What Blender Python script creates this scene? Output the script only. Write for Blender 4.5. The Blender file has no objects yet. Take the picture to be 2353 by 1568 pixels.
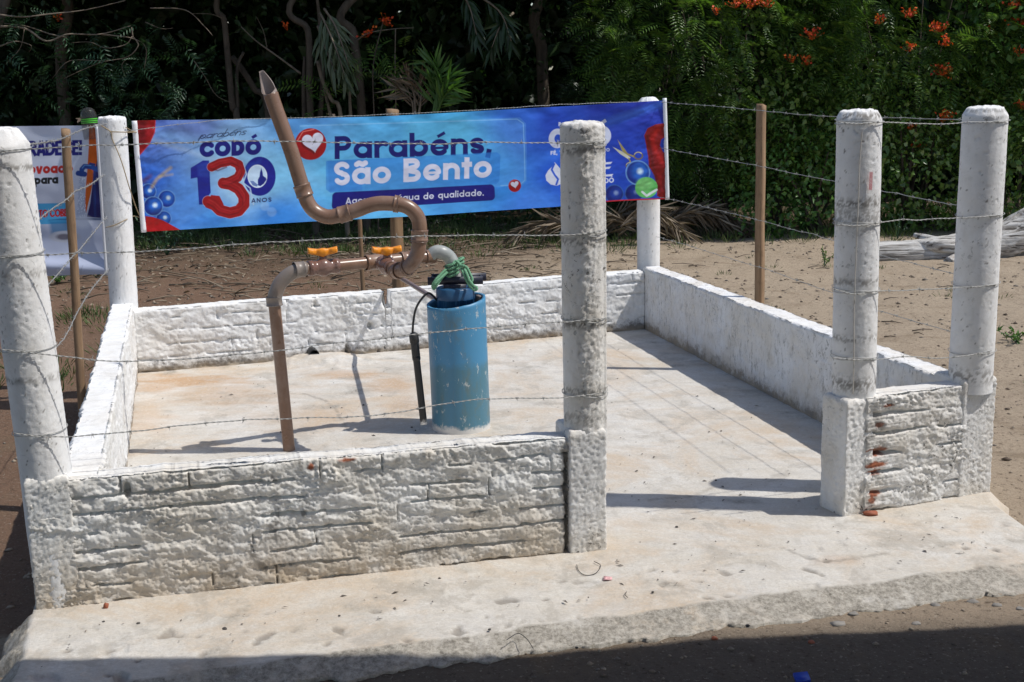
import bpy, math, random
import numpy as np
from mathutils import Matrix, Vector

# ------------------------------------------------------------------ camera, world, sun, exposure
SC = bpy.context.scene
COL = SC.collection
FPX, PITCH, ROLL, CAMH = 2905.91, 0.20323268, 0.01942393, 1.7
DW, DH = 2353.0, 1568.0
_f = np.array([0, math.cos(PITCH), -math.sin(PITCH)])
_r = np.array([1., 0, 0])
_d = np.cross(_f, _r)
RR = np.array([math.cos(ROLL) * _r + math.sin(ROLL) * _d, -math.sin(ROLL) * _r + math.cos(ROLL) * _d, _f])
cam = bpy.data.cameras.new('camera')
cam.sensor_width = 36.0
cam.lens = 36.0 * FPX / DW
cam.clip_start, cam.clip_end = 0.05, 500.0
camo = bpy.data.objects.new('camera', cam)
COL.objects.link(camo)
M4 = Matrix.Identity(4)
for _i in range(3):
    M4[_i][0], M4[_i][1], M4[_i][2] = RR[0][_i], -RR[1][_i], -RR[2][_i]
M4.translation = (0, 0, CAMH)
camo.matrix_world = M4
SC.camera = camo

SUN_EL = math.radians(58.0)
SUN_AZ = math.radians(-8.5)          # direction to the sun, from +X towards -Y
SUND = np.array([math.cos(SUN_EL) * math.cos(SUN_AZ), math.cos(SUN_EL) * math.sin(SUN_AZ), math.sin(SUN_EL)])
world = bpy.data.worlds.new('World')
SC.world = world
world.use_nodes = True
_nt = world.node_tree
_nt.nodes.clear()
_sky = _nt.nodes.new('ShaderNodeTexSky')
_sky.sky_type = 'NISHITA'
_sky.sun_disc = False
_sky.sun_elevation = SUN_EL
_sky.sun_rotation = math.atan2(SUND[0], SUND[1])
_bg = _nt.nodes.new('ShaderNodeBackground')
_bg.inputs[1].default_value = 0.128
_wo = _nt.nodes.new('ShaderNodeOutputWorld')
_nt.links.new(_sky.outputs[0], _bg.inputs[0])
_nt.links.new(_bg.outputs[0], _wo.inputs[0])
_sl = bpy.data.lights.new('sun', 'SUN')
_sl.energy = 3.85
_sl.angle = math.radians(0.55)
_sl.color = (1.0, 0.965, 0.91)
_so = bpy.data.objects.new('sun', _sl)
COL.objects.link(_so)
_so.rotation_euler = Vector(SUND).to_track_quat('Z', 'Y').to_euler()
_so.location = (6, -1, 9)
SC.view_settings.view_transform = 'Standard'
SC.view_settings.look = 'None'
SC.view_settings.exposure = 0.0
SC.view_settings.gamma = 1.0
SC.view_settings.use_curve_mapping = False
SC.cycles.max_bounces = 6
SC.cycles.transparent_max_bounces = 8
SC.cycles.caustics_reflective = False
SC.cycles.caustics_refractive = False

# ------------------------------------------------------------------ measuring helpers (photo point -> place in the scene)
def ray(u, v):
    return RR.T @ np.array([(u - DW / 2) / FPX, (v - DH / 2) / FPX, 1.0])
O3 = np.array([0, 0, CAMH])
def atY(u, v, y):
    d = ray(u, v); return O3 + d * (y / d[1])
def atZ(u, v, z):
    d = ray(u, v); return O3 + d * ((z - CAMH) / d[2])
def atP(u, v, a, b):
    a = np.array(a[:2], float); b = np.array(b[:2], float)
    n = np.array([-(b - a)[1], (b - a)[0]])
    d = ray(u, v); return O3 + d * ((n @ a) / (n @ d[:2]))

# ------------------------------------------------------------------ noise
_rs = np.random.RandomState(7)
_perm = np.tile(_rs.permutation(256), 3)
_g3 = _rs.normal(size=(256, 3)); _g3 /= np.linalg.norm(_g3, axis=1)[:, None]
def perlin(x, y, z):
    x, y, z = np.broadcast_arrays(np.asarray(x, float), np.asarray(y, float), np.asarray(z, float))
    xi, yi, zi = np.floor(x).astype(int), np.floor(y).astype(int), np.floor(z).astype(int)
    xf, yf, zf = x - xi, y - yi, z - zi
    fade = lambda t: t * t * t * (t * (t * 6 - 15) + 10)
    u, v, w = fade(xf), fade(yf), fade(zf)
    out = 0
    for dx in (0, 1):
        for dy in (0, 1):
            for dz in (0, 1):
                h = _perm[_perm[_perm[(xi + dx) & 255] + ((yi + dy) & 255)] + ((zi + dz) & 255)]
                g = _g3[h]
                dot = g[..., 0] * (xf - dx) + g[..., 1] * (yf - dy) + g[..., 2] * (zf - dz)
                out = out + dot * (u if dx else 1 - u) * (v if dy else 1 - v) * (w if dz else 1 - w)
    return out * 1.4
def fbm(x, y, z, octv=4, gain=0.5):
    s, a, f = 0, 1.0, 1.0
    for i in range(octv):
        s = s + a * perlin(x * f + 17.3 * i, y * f + 5.1 * i, z * f + 9.7 * i)
        a *= gain; f *= 2.03
    return s
def sstep(a, b, x):
    t = np.clip((x - a) / (b - a), 0, 1); return t * t * (3 - 2 * t)
def hash2(a, b):
    return np.modf(np.abs(np.sin(a * 127.1 + b * 311.7) * 43758.5453))[0]

# ------------------------------------------------------------------ object helpers
def link(o, parent=None):
    COL.objects.link(o)
    if parent is not None:
        o.parent = parent
    return o
def tag(o, label=None, cat=None, group=None, kind=None):
    if label: o['label'] = label
    if cat: o['category'] = cat
    if group: o['group'] = group
    if kind: o['kind'] = kind
    return o
def empty(name, loc=(0, 0, 0)):
    o = bpy.data.objects.new(name, None)
    o.empty_display_size = 0.1
    o.location = tuple(loc)
    return link(o)
def mesh(name, V, F, mat=None, parent=None, smooth=True, attrs=None, cols=None):
    """V (n,3) array; F list of int arrays (each (m,k))"""
    V = np.asarray(V, float)
    if parent is not None:
        q_ = parent
        while q_ is not None:
            V = V - np.array(q_.location); q_ = q_.parent
    if isinstance(F, np.ndarray): F = [F]
    F = [np.asarray(f, np.int32) for f in F if len(f)]
    me = bpy.data.meshes.new(name)
    me.vertices.add(len(V)); me.vertices.foreach_set('co', V.astype(np.float32).ravel())
    nl = sum(f.size for f in F); npoly = sum(len(f) for f in F)
    me.loops.add(nl); me.polygons.add(npoly)
    me.loops.foreach_set('vertex_index', np.concatenate([f.ravel() for f in F]))
    st, tot = [], []
    p = 0
    for f in F:
        k = f.shape[1]
        st.append(p + k * np.arange(len(f))); tot.append(np.full(len(f), k)); p += f.size
    me.polygons.foreach_set('loop_start', np.concatenate(st).astype(np.int32))
    if smooth: me.polygons.foreach_set('use_smooth', np.ones(npoly, bool))
    me.update(calc_edges=True)
    me.validate()
    if attrs:
        for k, a in attrs.items():
            at = me.attributes.new(k, 'FLOAT', 'POINT'); at.data.foreach_set('value', np.asarray(a, np.float32).ravel())
    if cols is not None:
        ca = me.color_attributes.new('col', 'FLOAT_COLOR', 'POINT')
        c4 = np.ones((len(V), 4), np.float32); c4[:, :3] = cols
        ca.data.foreach_set('color', c4.ravel())
    if mat is not None: me.materials.append(mat)
    return link(bpy.data.objects.new(name, me), parent)
def gridF(n, m, closed_m=False, off=0):
    i = np.arange(n - 1)[:, None]; j = np.arange(m if closed_m else m - 1)[None, :]
    j2 = (j + 1) % m
    return (np.stack([i * m + j, i * m + j2, (i + 1) * m + j2, (i + 1) * m + j], -1) + off).reshape(-1, 4)
class MB:
    def __init__(s): s.V = []; s.F = {}; s.n = 0
    def add(s, V, *Fs):
        V = np.asarray(V, float).reshape(-1, 3)
        for f in Fs:
            f = np.asarray(f, int); s.F.setdefault(f.shape[1], []).append(f + s.n)
        s.V.append(V); s.n += len(V)
    def build(s, name, mat, parent=None, smooth=True):
        return mesh(name, np.concatenate(s.V), [np.concatenate(f) for f in s.F.values()], mat, parent, smooth)
def cat(pts, step):
    """Catmull-Rom through pts, resampled at about `step`"""
    P = np.asarray(pts, float)
    P = np.vstack([2 * P[0] - P[1], P, 2 * P[-1] - P[-2]])
    out = []
    for i in range(1, len(P) - 2):
        L = np.linalg.norm(P[i + 1] - P[i]); k = max(2, int(L / step * 1.05) + 1)
        t = np.linspace(0, 1, k, endpoint=False)[:, None]
        a, b, c, d = P[i - 1], P[i], P[i + 1], P[i + 2]
        out.append(0.5 * (2 * b + (c - a) * t + (2 * a - 5 * b + 4 * c - d) * t ** 2 + (3 * b - a - 3 * c + d) * t ** 3))
    out.append(P[-2:-1])
    return np.vstack(out)
def frames(P):
    T = np.gradient(P, axis=0); T /= np.linalg.norm(T, axis=1)[:, None] + 1e-12
    N = np.zeros_like(P)
    r = np.array([0, 0, 1.]) if abs(T[0][2]) < 0.9 else np.array([1., 0, 0])
    n = r - T[0] * (r @ T[0]); n /= np.linalg.norm(n)
    for i in range(len(P)):
        n = n - T[i] * (n @ T[i]); n /= np.linalg.norm(n) + 1e-12
        N[i] = n
    return T, N, np.cross(T, N)
def tube(P, r, k=12, cap=True):
    P = np.asarray(P, float); r = np.broadcast_to(np.asarray(r, float), (len(P),))
    T, N, B = frames(P)
    a = np.linspace(0, 2 * np.pi, k, endpoint=False)
    V = P[:, None] + r[:, None, None] * (np.cos(a)[None, :, None] * N[:, None] + np.sin(a)[None, :, None] * B[:, None])
    V = V.reshape(-1, 3); Fs = [gridF(len(P), k, True)]
    if cap:
        n = len(V); V = np.vstack([V, P[0], P[-1]])
        j = np.arange(k)
        Fs.append(np.stack([(j + 1) % k, j, np.full(k, n)], -1))
        o = (len(P) - 1) * k
        Fs.append(np.stack([o + j, o + (j + 1) % k, np.full(k, n + 1)], -1))
    return (V, *Fs)
def box(c, ax, ay, az):
    """box with centre c and three half-axis vectors"""
    c, ax, ay, az = (np.asarray(q, float) for q in (c, ax, ay, az))
    V = [c + i * ax + j * ay + k * az for i in (-1, 1) for j in (-1, 1) for k in (-1, 1)]
    F = [[0, 1, 3, 2], [4, 6, 7, 5], [0, 4, 5, 1], [2, 3, 7, 6], [0, 2, 6, 4], [1, 5, 7, 3]]
    return np.array(V), np.array(F)

# ------------------------------------------------------------------ materials
def newmat(name):
    m = bpy.data.materials.new(name); m.use_nodes = True
    nt = m.node_tree; nt.nodes.clear()
    o = nt.nodes.new('ShaderNodeOutputMaterial'); b = nt.nodes.new('ShaderNodeBsdfPrincipled')
    nt.links.new(b.outputs[0], o.inputs[0])
    return m, nt, b, o
class NB:
    def __init__(s, nt): s.nt = nt; s.tc = nt.nodes.new('ShaderNodeTexCoord')
    def _in(s, sock, v):
        if isinstance(v, bpy.types.NodeSocket): s.nt.links.new(v, sock)
        elif isinstance(v, (tuple, list)) and len(v) == 3 and sock.type == 'RGBA': sock.default_value = (*v, 1)
        else: sock.default_value = v
    def noise(s, scale, detail=4, rough=0.55, dist=0.0, vec=None, stretch=None):
        n = s.nt.nodes.new('ShaderNodeTexNoise')
        n.inputs['Scale'].default_value = scale; n.inputs['Detail'].default_value = detail
        n.inputs['Roughness'].default_value = rough; n.inputs['Distortion'].default_value = dist
        v = vec or s.tc.outputs['Object']
        if stretch:
            mp = s.nt.nodes.new('ShaderNodeMapping'); mp.inputs['Scale'].default_value = stretch
            s.nt.links.new(v, mp.inputs[0]); v = mp.outputs[0]
        s.nt.links.new(v, n.inputs['Vector'])
        return n.outputs['Fac']
    def voro(s, scale, feature='F1', out='Distance'):
        n = s.nt.nodes.new('ShaderNodeTexVoronoi'); n.feature = feature
        n.inputs['Scale'].default_value = scale
        s.nt.links.new(s.tc.outputs['Object'], n.inputs['Vector'])
        return n.outputs[out]
    def ramp(s, fac, *stops):
        n = s.nt.nodes.new('ShaderNodeValToRGB'); cr = n.color_ramp
        while len(cr.elements) < len(stops): cr.elements.new(0.5)
        for e, (p, c) in zip(cr.elements, stops):
            e.position = p
            e.color = (c, c, c, 1) if isinstance(c, (int, float)) else (*c, 1)
        s._in(n.inputs[0], fac); return n.outputs[0]
    def mix(s, fac, a, b, mode='MIX'):
        n = s.nt.nodes.new('ShaderNodeMix'); n.data_type = 'RGBA'; n.blend_type = mode
        s._in(n.inputs[0], fac); s._in(n.inputs[6], a); s._in(n.inputs[7], b); return n.outputs[2]
    def math(s, op, a, b=0.0, clamp=False):
        n = s.nt.nodes.new('ShaderNodeMath'); n.operation = op; n.use_clamp = clamp
        s._in(n.inputs[0], a); s._in(n.inputs[1], b); return n.outputs[0]
    def attr(s, name, out='Fac'):
        n = s.nt.nodes.new('ShaderNodeAttribute'); n.attribute_name = name; return n.outputs[out]
    def bump(s, h, strength, dist, prev=None):
        n = s.nt.nodes.new('ShaderNodeBump'); n.inputs['Strength'].default_value = strength
        n.inputs['Distance'].default_value = dist
        s._in(n.inputs['Height'], h)
        if prev: s.nt.links.new(prev, n.inputs['Normal'])
        return n.outputs[0]
    def sep(s, axis, src='Object'):
        n = s.nt.nodes.new('ShaderNodeSeparateXYZ'); s.nt.links.new(s.tc.outputs[src], n.inputs[0]); return n.outputs[axis]
    def island(s):
        n = s.nt.nodes.new('ShaderNodeNewGeometry'); return n.outputs['Random Per Island']
def setp(nt, b, nb, color=None, rough=None, metal=None, normal=None, spec=None):
    if color is not None: nb._in(b.inputs['Base Color'], color)
    if rough is not None: nb._in(b.inputs['Roughness'], rough)
    if metal is not None: nb._in(b.inputs['Metallic'], metal)
    if spec is not None: nb._in(b.inputs['Specular IOR Level'], spec)
    if normal is not None: nt.links.new(normal, b.inputs['Normal'])

def mat_whitewash(name, base=(.80, .80, .79), dirt=0.5, grime=0.4, soil_h=0.0, bump=0.35, scratch=0.0):
    m, nt, b, o = newmat(name); n = NB(nt)
    big = n.noise(2.2, 5, .6); mid = n.noise(14, 5, .65); fine = n.noise(90, 4, .6)
    c = n.mix(n.ramp(mid, (.35, 0), (.7, 1)), base, tuple(x * .88 for x in base))
    # thin places where the grey mortar shows through the lime
    c = n.mix(n.math('MULTIPLY', n.ramp(n.noise(7, 7, .7, .6), (.56, 0), (.68, 1)), dirt), c, (.47, .45, .42))
    # yellowish soil splash
    sp = n.ramp(n.noise(4, 6, .65), (.42, 0), (.62, 1))
    c = n.mix(n.math('MULTIPLY', sp, dirt * .7), c, (.62, .55, .44))
    # black mildew flecks
    mf = n.math('MULTIPLY', n.ramp(n.noise(30, 8, .78, .8), (.575, 0), (.61, 1)), n.ramp(big, (.44, 0), (.58, 1)))
    c = n.mix(n.math('MULTIPLY', mf, grime), c, (.07, .065, .06))
    if scratch > 0:
        sc_ = n.ramp(n.noise(1, 9, .8, .5, stretch=(38, 38, 13)), (.53, 0), (.60, 1))
        sc_ = n.math('MULTIPLY', sc_, n.ramp(n.noise(3.4, 5, .65), (.36, .15), (.62, 1)))
        c = n.mix(n.math('MULTIPLY', sc_, scratch), c, (.20, .19, .18))
        foot_ = n.math('ADD', n.sep(2), n.math('MULTIPLY', n.noise(12, 8, .8), .30))
        c = n.mix(n.ramp(foot_, (.165, .85), (.215, 0)), c, (.13, .12, .11))
    if soil_h > 0:
        z = n.sep(2)
        k = n.math('SUBTRACT', 1.0, n.math('DIVIDE', z, soil_h), True)
        k = n.math('MULTIPLY', k, n.ramp(n.noise(9, 7, .7), (.3, .25), (.62, 1)))
        c = n.mix(n.math('MULTIPLY', k, .85), c, (.43, .34, .235))
    c = n.mix(n.attr('brick'), c, n.mix(mid, (.36, .12, .06), (.24, .085, .05)))
    c = n.mix(n.attr('bare'), c, n.mix(mid, (.10, .09, .08), (.24, .22, .19)))
    nm = n.bump(n.noise(75, 7, .75), bump, .007)
    nm = n.bump(n.noise(170, 5, .7), bump * .7, .003, nm)
    setp(nt, b, n, c, .85, normal=nm, spec=.25)
    return m
def mat_plain(name, col, rough=.5, metal=0.0, var=.12, scale=30, bump=0.0, spec=.5, dirt=None):
    m, nt, b, o = newmat(name); n = NB(nt)
    c = n.mix(n.noise(scale, 5, .6), tuple(x * (1 - var) for x in col), tuple(min(1, x * (1 + var)) for x in col))
    if dirt:
        c = n.mix(n.math('MULTIPLY', n.ramp(n.noise(scale * .5, 7, .7), (.48, 0), (.66, 1)), dirt[1]), c, dirt[0])
    nm = n.bump(n.noise(scale * 4, 4, .6), bump, .003) if bump else None
    setp(nt, b, n, c, n.ramp(n.noise(scale, 3), (.3, rough * .85), (.7, min(1, rough * 1.15))), metal, nm, spec)
    return m
def mat_leaf(name, cols, rough=.42, trans=.28):
    m, nt, b, o = newmat(name); n = NB(nt)
    r = n.island()
    c = n.ramp(r, *[(i / (len(cols) - 1), q) for i, q in enumerate(cols)])
    setp(nt, b, n, c, rough, spec=.45)
    t = nt.nodes.new('ShaderNodeBsdfTranslucent'); nt.links.new(n.mix(1.0, c, (1.0, 1.25, .5), 'MULTIPLY'), t.inputs[0])
    mx = nt.nodes.new('ShaderNodeMixShader'); mx.inputs[0].default_value = trans
    nt.links.new(b.outputs[0], mx.inputs[1]); nt.links.new(t.outputs[0], mx.inputs[2]); nt.links.new(mx.outputs[0], o.inputs[0])
    return m
def mat_print(name):
    m, nt, b, o = newmat(name); n = NB(nt)
    setp(nt, b, n, n.attr('col', 'Color'), .42, normal=n.bump(n.noise(25, 3), .08, .004), spec=.4)
    return m
def mat_wood(name, c1, c2, axis=(40, 40, 3)):
    m, nt, b, o = newmat(name); n = NB(nt)
    g = n.noise(1, 6, .65, .4, stretch=axis)
    c = n.ramp(g, (.3, c1), (.7, c2))
    c = n.mix(n.ramp(n.noise(12, 6), (.55, 0), (.75, .6)), c, tuple(x * .45 for x in c1))
    setp(nt, b, n, c, .8, normal=n.bump(g, .5, .004), spec=.2)
    return m
MAT = {}
MAT['lime_front'] = mat_whitewash('lime_front', (.80, .795, .77), .75, .5, .26)
MAT['lime'] = mat_whitewash('lime', (.83, .83, .82), .40, .30, .05, scratch=.22)
MAT['lime_right'] = mat_whitewash('lime_right', (.80, .80, .80), .65, .55, .12, scratch=.75)
MAT['lime_post'] = mat_whitewash('lime_post', (.80, .80, .80), .30, .45, 0, .25)
MAT['lime_rough'] = mat_whitewash('lime_rough', (.78, .77, .75), .7, .95, 0, .5)
MAT['pvc'] = mat_plain('brown_pvc', (.215, .125, .082), .30, dirt=((.34, .27, .22), .35), scale=14)
MAT['pvc_grey'] = mat_plain('weathered_pvc', (.225, .19, .165), .38, dirt=((.2, .13, .09), .6), scale=9)
MAT['pvc_pale'] = mat_plain('pale_grey_pvc', (.31, .325, .31), .40, dirt=((.55, .55, .5), .5), scale=12)
MAT['orange'] = mat_plain('orange_plastic', (.78, .27, .015), .38, var=.06)
MAT['black'] = mat_plain('black_rubber', (.012, .012, .013), .42, dirt=((.05, .048, .045), .5))
MAT['cap_blue'] = mat_plain('dark_blue_plastic', (.018, .075, .17), .35, dirt=((.05, .13, .2), .4))
MAT['clamp'] = mat_plain('dark_clamp', (.012, .014, .03), .45)
MAT['rope'] = mat_plain('green_rope', (.15, .34, .20), .8, var=.3, scale=90, bump=.6)
MAT['wire'] = mat_plain('galvanised_wire', (.40, .40, .385), .5, .35, var=.3, scale=60)
MAT['twine'] = mat_plain('twine', (.33, .25, .15), .9, var=.3, scale=60)
MAT['stake'] = mat_wood('stake_wood', (.20, .125, .075), (.34, .225, .135))
MAT['bark'] = mat_wood('bark', (.045, .036, .028), (.13, .105, .08), (12, 12, 2.5))
MAT['bark_pale'] = mat_wood('pale_bark', (.12, .095, .07), (.28, .23, .175), (12, 12, 2.5))
MAT['rod'] = mat_plain('white_rod', (.78, .79, .82), .4, var=.04, dirt=((.55, .53, .5), .25))
MAT['brickred'] = mat_plain('brick_red', (.30, .095, .05), .85, var=.25, bump=.5)
MAT['pebble'] = mat_plain('pebble', (.075, .068, .062), .8, var=.4, bump=.4)
MAT['print'] = mat_print('printed_vinyl')
# ------------------------------------------------------------------ ground, slab
def ground_z(x, y):
    z = -0.09 + 0 * x
    front = 1 - sstep(3.9, 4.5, y - .24 * (x - .5))
    z = z + front * .041
    left = sstep(-1.45, -1.85, x) * sstep(3.35, 4.1, y) * (1 - sstep(7, 10, y))
    z = z - .2 * left
    z = z + .05 * sstep(2.0, 4.5, x) * sstep(4.0, 7.0, y)
    z = z + .028 * fbm(x * .45, y * .45, 0, 3) * sstep(3.5, 6, y) + .009 * fbm(x * 3, y * 3, 2, 3) + .0045 * fbm(x * 13, y * 13, 4, 3)
    return z
def axis_samples(lo, a, b, hi, fine, grow=1.18):
    c = [np.arange(a, b, fine)]
    v, st = b, fine; up = []
    while v < hi: up.append(v); st *= grow; v += st
    up.append(hi); v, st = a, fine; dn = []
    while v > lo:
        st *= grow; v -= st; dn.append(v)
    return np.concatenate([np.array(dn[::-1]), c[0], np.array(up)])
gx = axis_samples(-120, -4.6, 6.2, 120, .034); gy = axis_samples(-60, 2.6, 17.0, 180, .038)
GX, GY = np.meshgrid(gx, gy, indexing='ij')
GZ = ground_z(GX, GY)
w1 = fbm(GX * .5, GY * .5, 3, 4)
zone = np.clip(sstep(.3, -2.0, GX - .12 * (GY - 8) + .9 * w1) * .85 + sstep(13.5, 16.5, GY + 1.2 * w1) * .7, 0, 1)
zone = np.where(GY < 4.4, np.clip(.06 + .15 * w1, 0, 1), zone)
litter = np.clip(sstep(10.5, 15.0, GY + 1.5 * w1 - 1.2 * sstep(-1, 2.5, GX) * 2) , 0, 1)
soil_shade = (.12 + .88 * sstep(3.85, 3.6, GY - .06 * GX + .08 * w1)) * sstep(4.4, 4.0, GY - .24 * (GX - .5) + .15 * w1) * (GY < 5)  # greyer front dirt, painted darker still where the porch shade lies
m, nt, b, o = newmat('soil'); n = NB(nt)
sand = n.mix(n.noise(3.0, 7, .65), (.335, .262, .190), (.50, .405, .30))
red = n.mix(n.noise(3.5, 7, .65), (.115, .056, .034), (.20, .115, .075))
c = n.mix(n.attr('zone'), sand, red)
c = n.mix(n.math('MULTIPLY', n.attr('litter'), n.ramp(n.noise(5, 8, .75), (.3, .35), (.6, 1))), c, n.mix(n.noise(60, 5, .7), (.035, .026, .018), (.105, .08, .055)))
c = n.mix(n.math('MULTIPLY', n.attr('oil'), .8), c, n.mix(n.noise(20, 7, .75), (.045, .040, .035), (.15, .125, .10)))
c = n.mix(n.ramp(n.noise(34, 6, .7), (.57, 0), (.66, .75)), c, (.10, .072, .050))
c = n.mix(n.ramp(n.noise(2.2, 8, .75, .6), (.53, 0), (.66, .6)), c, (.21, .155, .10))
c = n.mix(n.ramp(n.noise(75, 5, .7), (.58, 0), (.68, .6)), c, (.50, .43, .34))
c = n.mix(n.ramp(n.noise(48, 8, .8), (.56, 0), (.64, .8)), c, (.075, .055, .040))
nm = n.bump(n.noise(14, 8, .75), .8, .04); nm = n.bump(n.noise(90, 6, .75), .7, .010, nm)
setp(nt, b, n, c, .93, normal=nm, spec=.15)
MAT['soil'] = m
g = mesh('ground', np.stack([GX, GY, GZ], -1).reshape(-1, 3), gridF(len(gx), len(gy))[:, ::-1], MAT['soil'],
         attrs={'zone': zone, 'litter': litter, 'oil': soil_shade})
tag(g, kind='structure', label='sandy soil yard around the enclosure, browner at the left', cat='ground')

# slab and apron
rowsL = np.array([(-2.50, 7.76), (-1.62, 3.98), (-1.567, 3.795), (-1.50, 3.57), (-1.47, 3.36), (-1.50, 3.275)])
rowsR = np.array([(1.10, 8.94), (1.965, 5.02), (1.915, 4.83), (1.935, 4.54), (2.00, 4.29), (2.07, 4.14)])
rz = np.array([0, 0, 0, 0, -.004, -.044])
nb = [240, 20, 26, 26, 22]
Ls, Rs, Zs = [], [], []
for i, k in enumerate(nb):
    t = np.linspace(0, 1, k, endpoint=(i == len(nb) - 1))[:, None]
    Ls.append(rowsL[i] * (1 - t) + rowsL[i + 1] * t); Rs.append(rowsR[i] * (1 - t) + rowsR[i + 1] * t)
    Zs.append((rz[i] * (1 - t) + rz[i + 1] * t)[:, 0])
Ls, Rs, Zs = np.vstack(Ls), np.vstack(Rs), np.concatenate(Zs)
na = 400
a = np.linspace(0, 1, na)[None, :, None]
XY = Ls[:, None] * (1 - a) + Rs[:, None] * a
Z = np.repeat(Zs[:, None], na, 1)
x, y = XY[..., 0], XY[..., 1]
outside = sstep(4.35, 3.95, y - .24 * (x + .0))       # outside the enclosure: the worn apron
frontness = np.clip((np.arange(len(Ls)) - (len(Ls) - 23)) / 22., 0, 1)[:, None]
d = .0022 * fbm(x * 6, y * 6, 1, 4) + .0012 * fbm(x * 30, y * 30, 5, 3)
d += outside * (.006 * fbm(x * 3, y * 3, 8, 3))
pit = sstep(.42, .62, fbm(x * 13, y * 13, 21, 2)) * outside
d -= .007 * pit
d += frontness * (.008 * fbm(x * 9, y * 9, 31, 4) + .005 * np.abs(fbm(x * 34, y * 34, 33, 3)) + .003 * fbm(x * 70, y * 70, 36, 3))
# two big scars at the left end of the apron and the pit beyond the shade line
for (u, v, ru, rv, dep) in ((262, 1490, 34, 13, .007), (236, 1503, 26, 8, .006), (230, 1545, 42, 14, .006), (276, 1556, 22, 16, .03), (100, 1556, 40, 10, .012), (255, 1470, 40, 7, .004)):
    p = atZ(u, v, 0); e = atZ(u + ru, v, 0) - p; q = atZ(u, v + rv, 0) - p
    A = np.linalg.inv(np.array([[e[0], q[0]], [e[1], q[1]]]))
    l = A @ np.stack([(x - p[0]).ravel(), (y - p[1]).ravel()]); rr = np.hypot(l[0], l[1]).reshape(x.shape)
    d -= dep * sstep(1.1, .75, rr + .35 * fbm(x * 25, y * 25, 3, 2))
Z = Z + d
# bulged fillet of mortar round the drain at the foot of the back wall
drx, dry = -1.19, 7.74
rad = np.hypot((x - drx) / .34, (y - dry) / .20)
Z += .045 * sstep(1.15, .2, rad + .2 * fbm(x * 12, y * 12, 4, 3))
# ragged front edge
jag = (.035 * fbm(x * 5, 0 * x, 3, 5, .6) + .010 * fbm(x * 17, 0 * x, 7, 3)) * frontness ** 2
P = np.stack([x, y - jag, Z], -1)
# a hairline crack or two across the floor
# rims: sloped rubble at the left end, straight fall elsewhere
lft = P[:, :1].copy(); lft[:, 0, 0] -= .10 + .03 * fbm(lft[:, 0, 1] * 9, 0, 1, 3); lft[:, 0, 2] -= .10 + .03 * fbm(lft[:, 0, 1] * 12, 3, 1, 3)
lft[:246, 0, 0] += .085
lft2 = lft.copy(); lft2[..., 0] -= .07; lft2[..., 2] -= .26
rgt = P[:, -1:].copy(); rgt[:, 0, 0] += .07 + .03 * fbm(rgt[:, 0, 1] * 8, 1, 1, 3); rgt[:, 0, 2] -= .06
rgt2 = rgt.copy(); rgt2[..., 2] -= .3; rgt2[..., 0] += .01
cols = []
for t_ in np.linspace(1, 0, 14, endpoint=False):
    cc_ = P[:, :1] * (1 - t_) + lft * t_; cc_[..., 2] += .035 * t_ * (1 - t_)
    cc_ += (.022 * fbm(cc_[..., 0] * 16, cc_[..., 1] * 16, 3, 4, .65) * min(1, 3 * t_))[..., None] * np.array((.5, 0, 1))
    cols.append(cc_)
P = np.concatenate([lft2] + cols + [P, rgt, rgt2], 1)
fr = P[-1:].copy(); fr[..., 1] += .05; fr[..., 2] -= .25
P = np.concatenate([P, fr], 0)
wornc = sstep(.0, .10, frontness + .10 * fbm(x * 6, y * 6, 61, 4) - .02)
worn = np.pad(wornc * np.ones_like(x), ((0, 1), (15, 2)), mode='edge')
worn[:, :14] = 1; worn[-1] = 1
pitA = np.pad(pit, ((0, 1), (15, 2)), mode='edge'); outA = np.pad(outside, ((0, 1), (15, 2)), mode='edge')
m, nt, b, o = newmat('limed_concrete'); n = NB(nt)
c = n.mix(n.ramp(n.noise(2.6, 9, .72), (.36, 0), (.64, 1)), (.68, .655, .61), (.55, .50, .425))
c = n.mix(n.ramp(n.noise(1, 9, .75, .3, stretch=(5, 16, 5)), (.46, 0), (.66, .6)), c, (.50, .485, .46))
c = n.mix(n.ramp(n.noise(1.5, 7, .7, .8), (.47, 0), (.64, .75)), c, (.54, .41, .28))          # orange-beige soil film
c = n.mix(n.ramp(n.noise(3.3, 8, .72, .5), (.54, 0), (.60, .6)), c, (.40, .365, .315))       # bare grey scabs
c = n.mix(n.attr('rust'), c, (.47, .27, .12))
c = n.mix(n.ramp(n.noise(85, 6, .8, stretch=(1, 1.6, 1)), (.44, 0), (.62, .45)), c, (.38, .35, .30))
c = n.mix(n.ramp(n.noise(48, 8, .8), (.52, 0), (.70, .6)), c, (.74, .73, .70))
c = n.mix(n.ramp(n.noise(24, 9, .8), (.55, 0), (.66, .6)), c, (.40, .35, .285))
c = n.mix(n.ramp(n.noise(55, 8, .8), (.64, 0), (.70, .7)), c, (.20, .175, .145))
c = n.mix(n.math('MULTIPLY', n.attr('pit'), .7), c, (.22, .195, .165))
wf = n.mix(n.ramp(n.noise(60, 8, .8), (.36, 0), (.64, 1)), (.15, .135, .11), (.48, .445, .385))
c = n.mix(n.math('MULTIPLY', n.attr('worn'), n.ramp(n.noise(9, 7, .75), (.36, .25), (.52, 1))), c, wf)
nm = n.bump(n.noise(34, 9, .76), .55, .011); nm = n.bump(n.noise(220, 4, .6), .25, .002, nm)
setp(nt, b, n, c, .86, normal=nm, spec=.25)
MAT['slab'] = m
xa, ya = P[..., 0], P[..., 1]
rust = np.zeros_like(xa)
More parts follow.
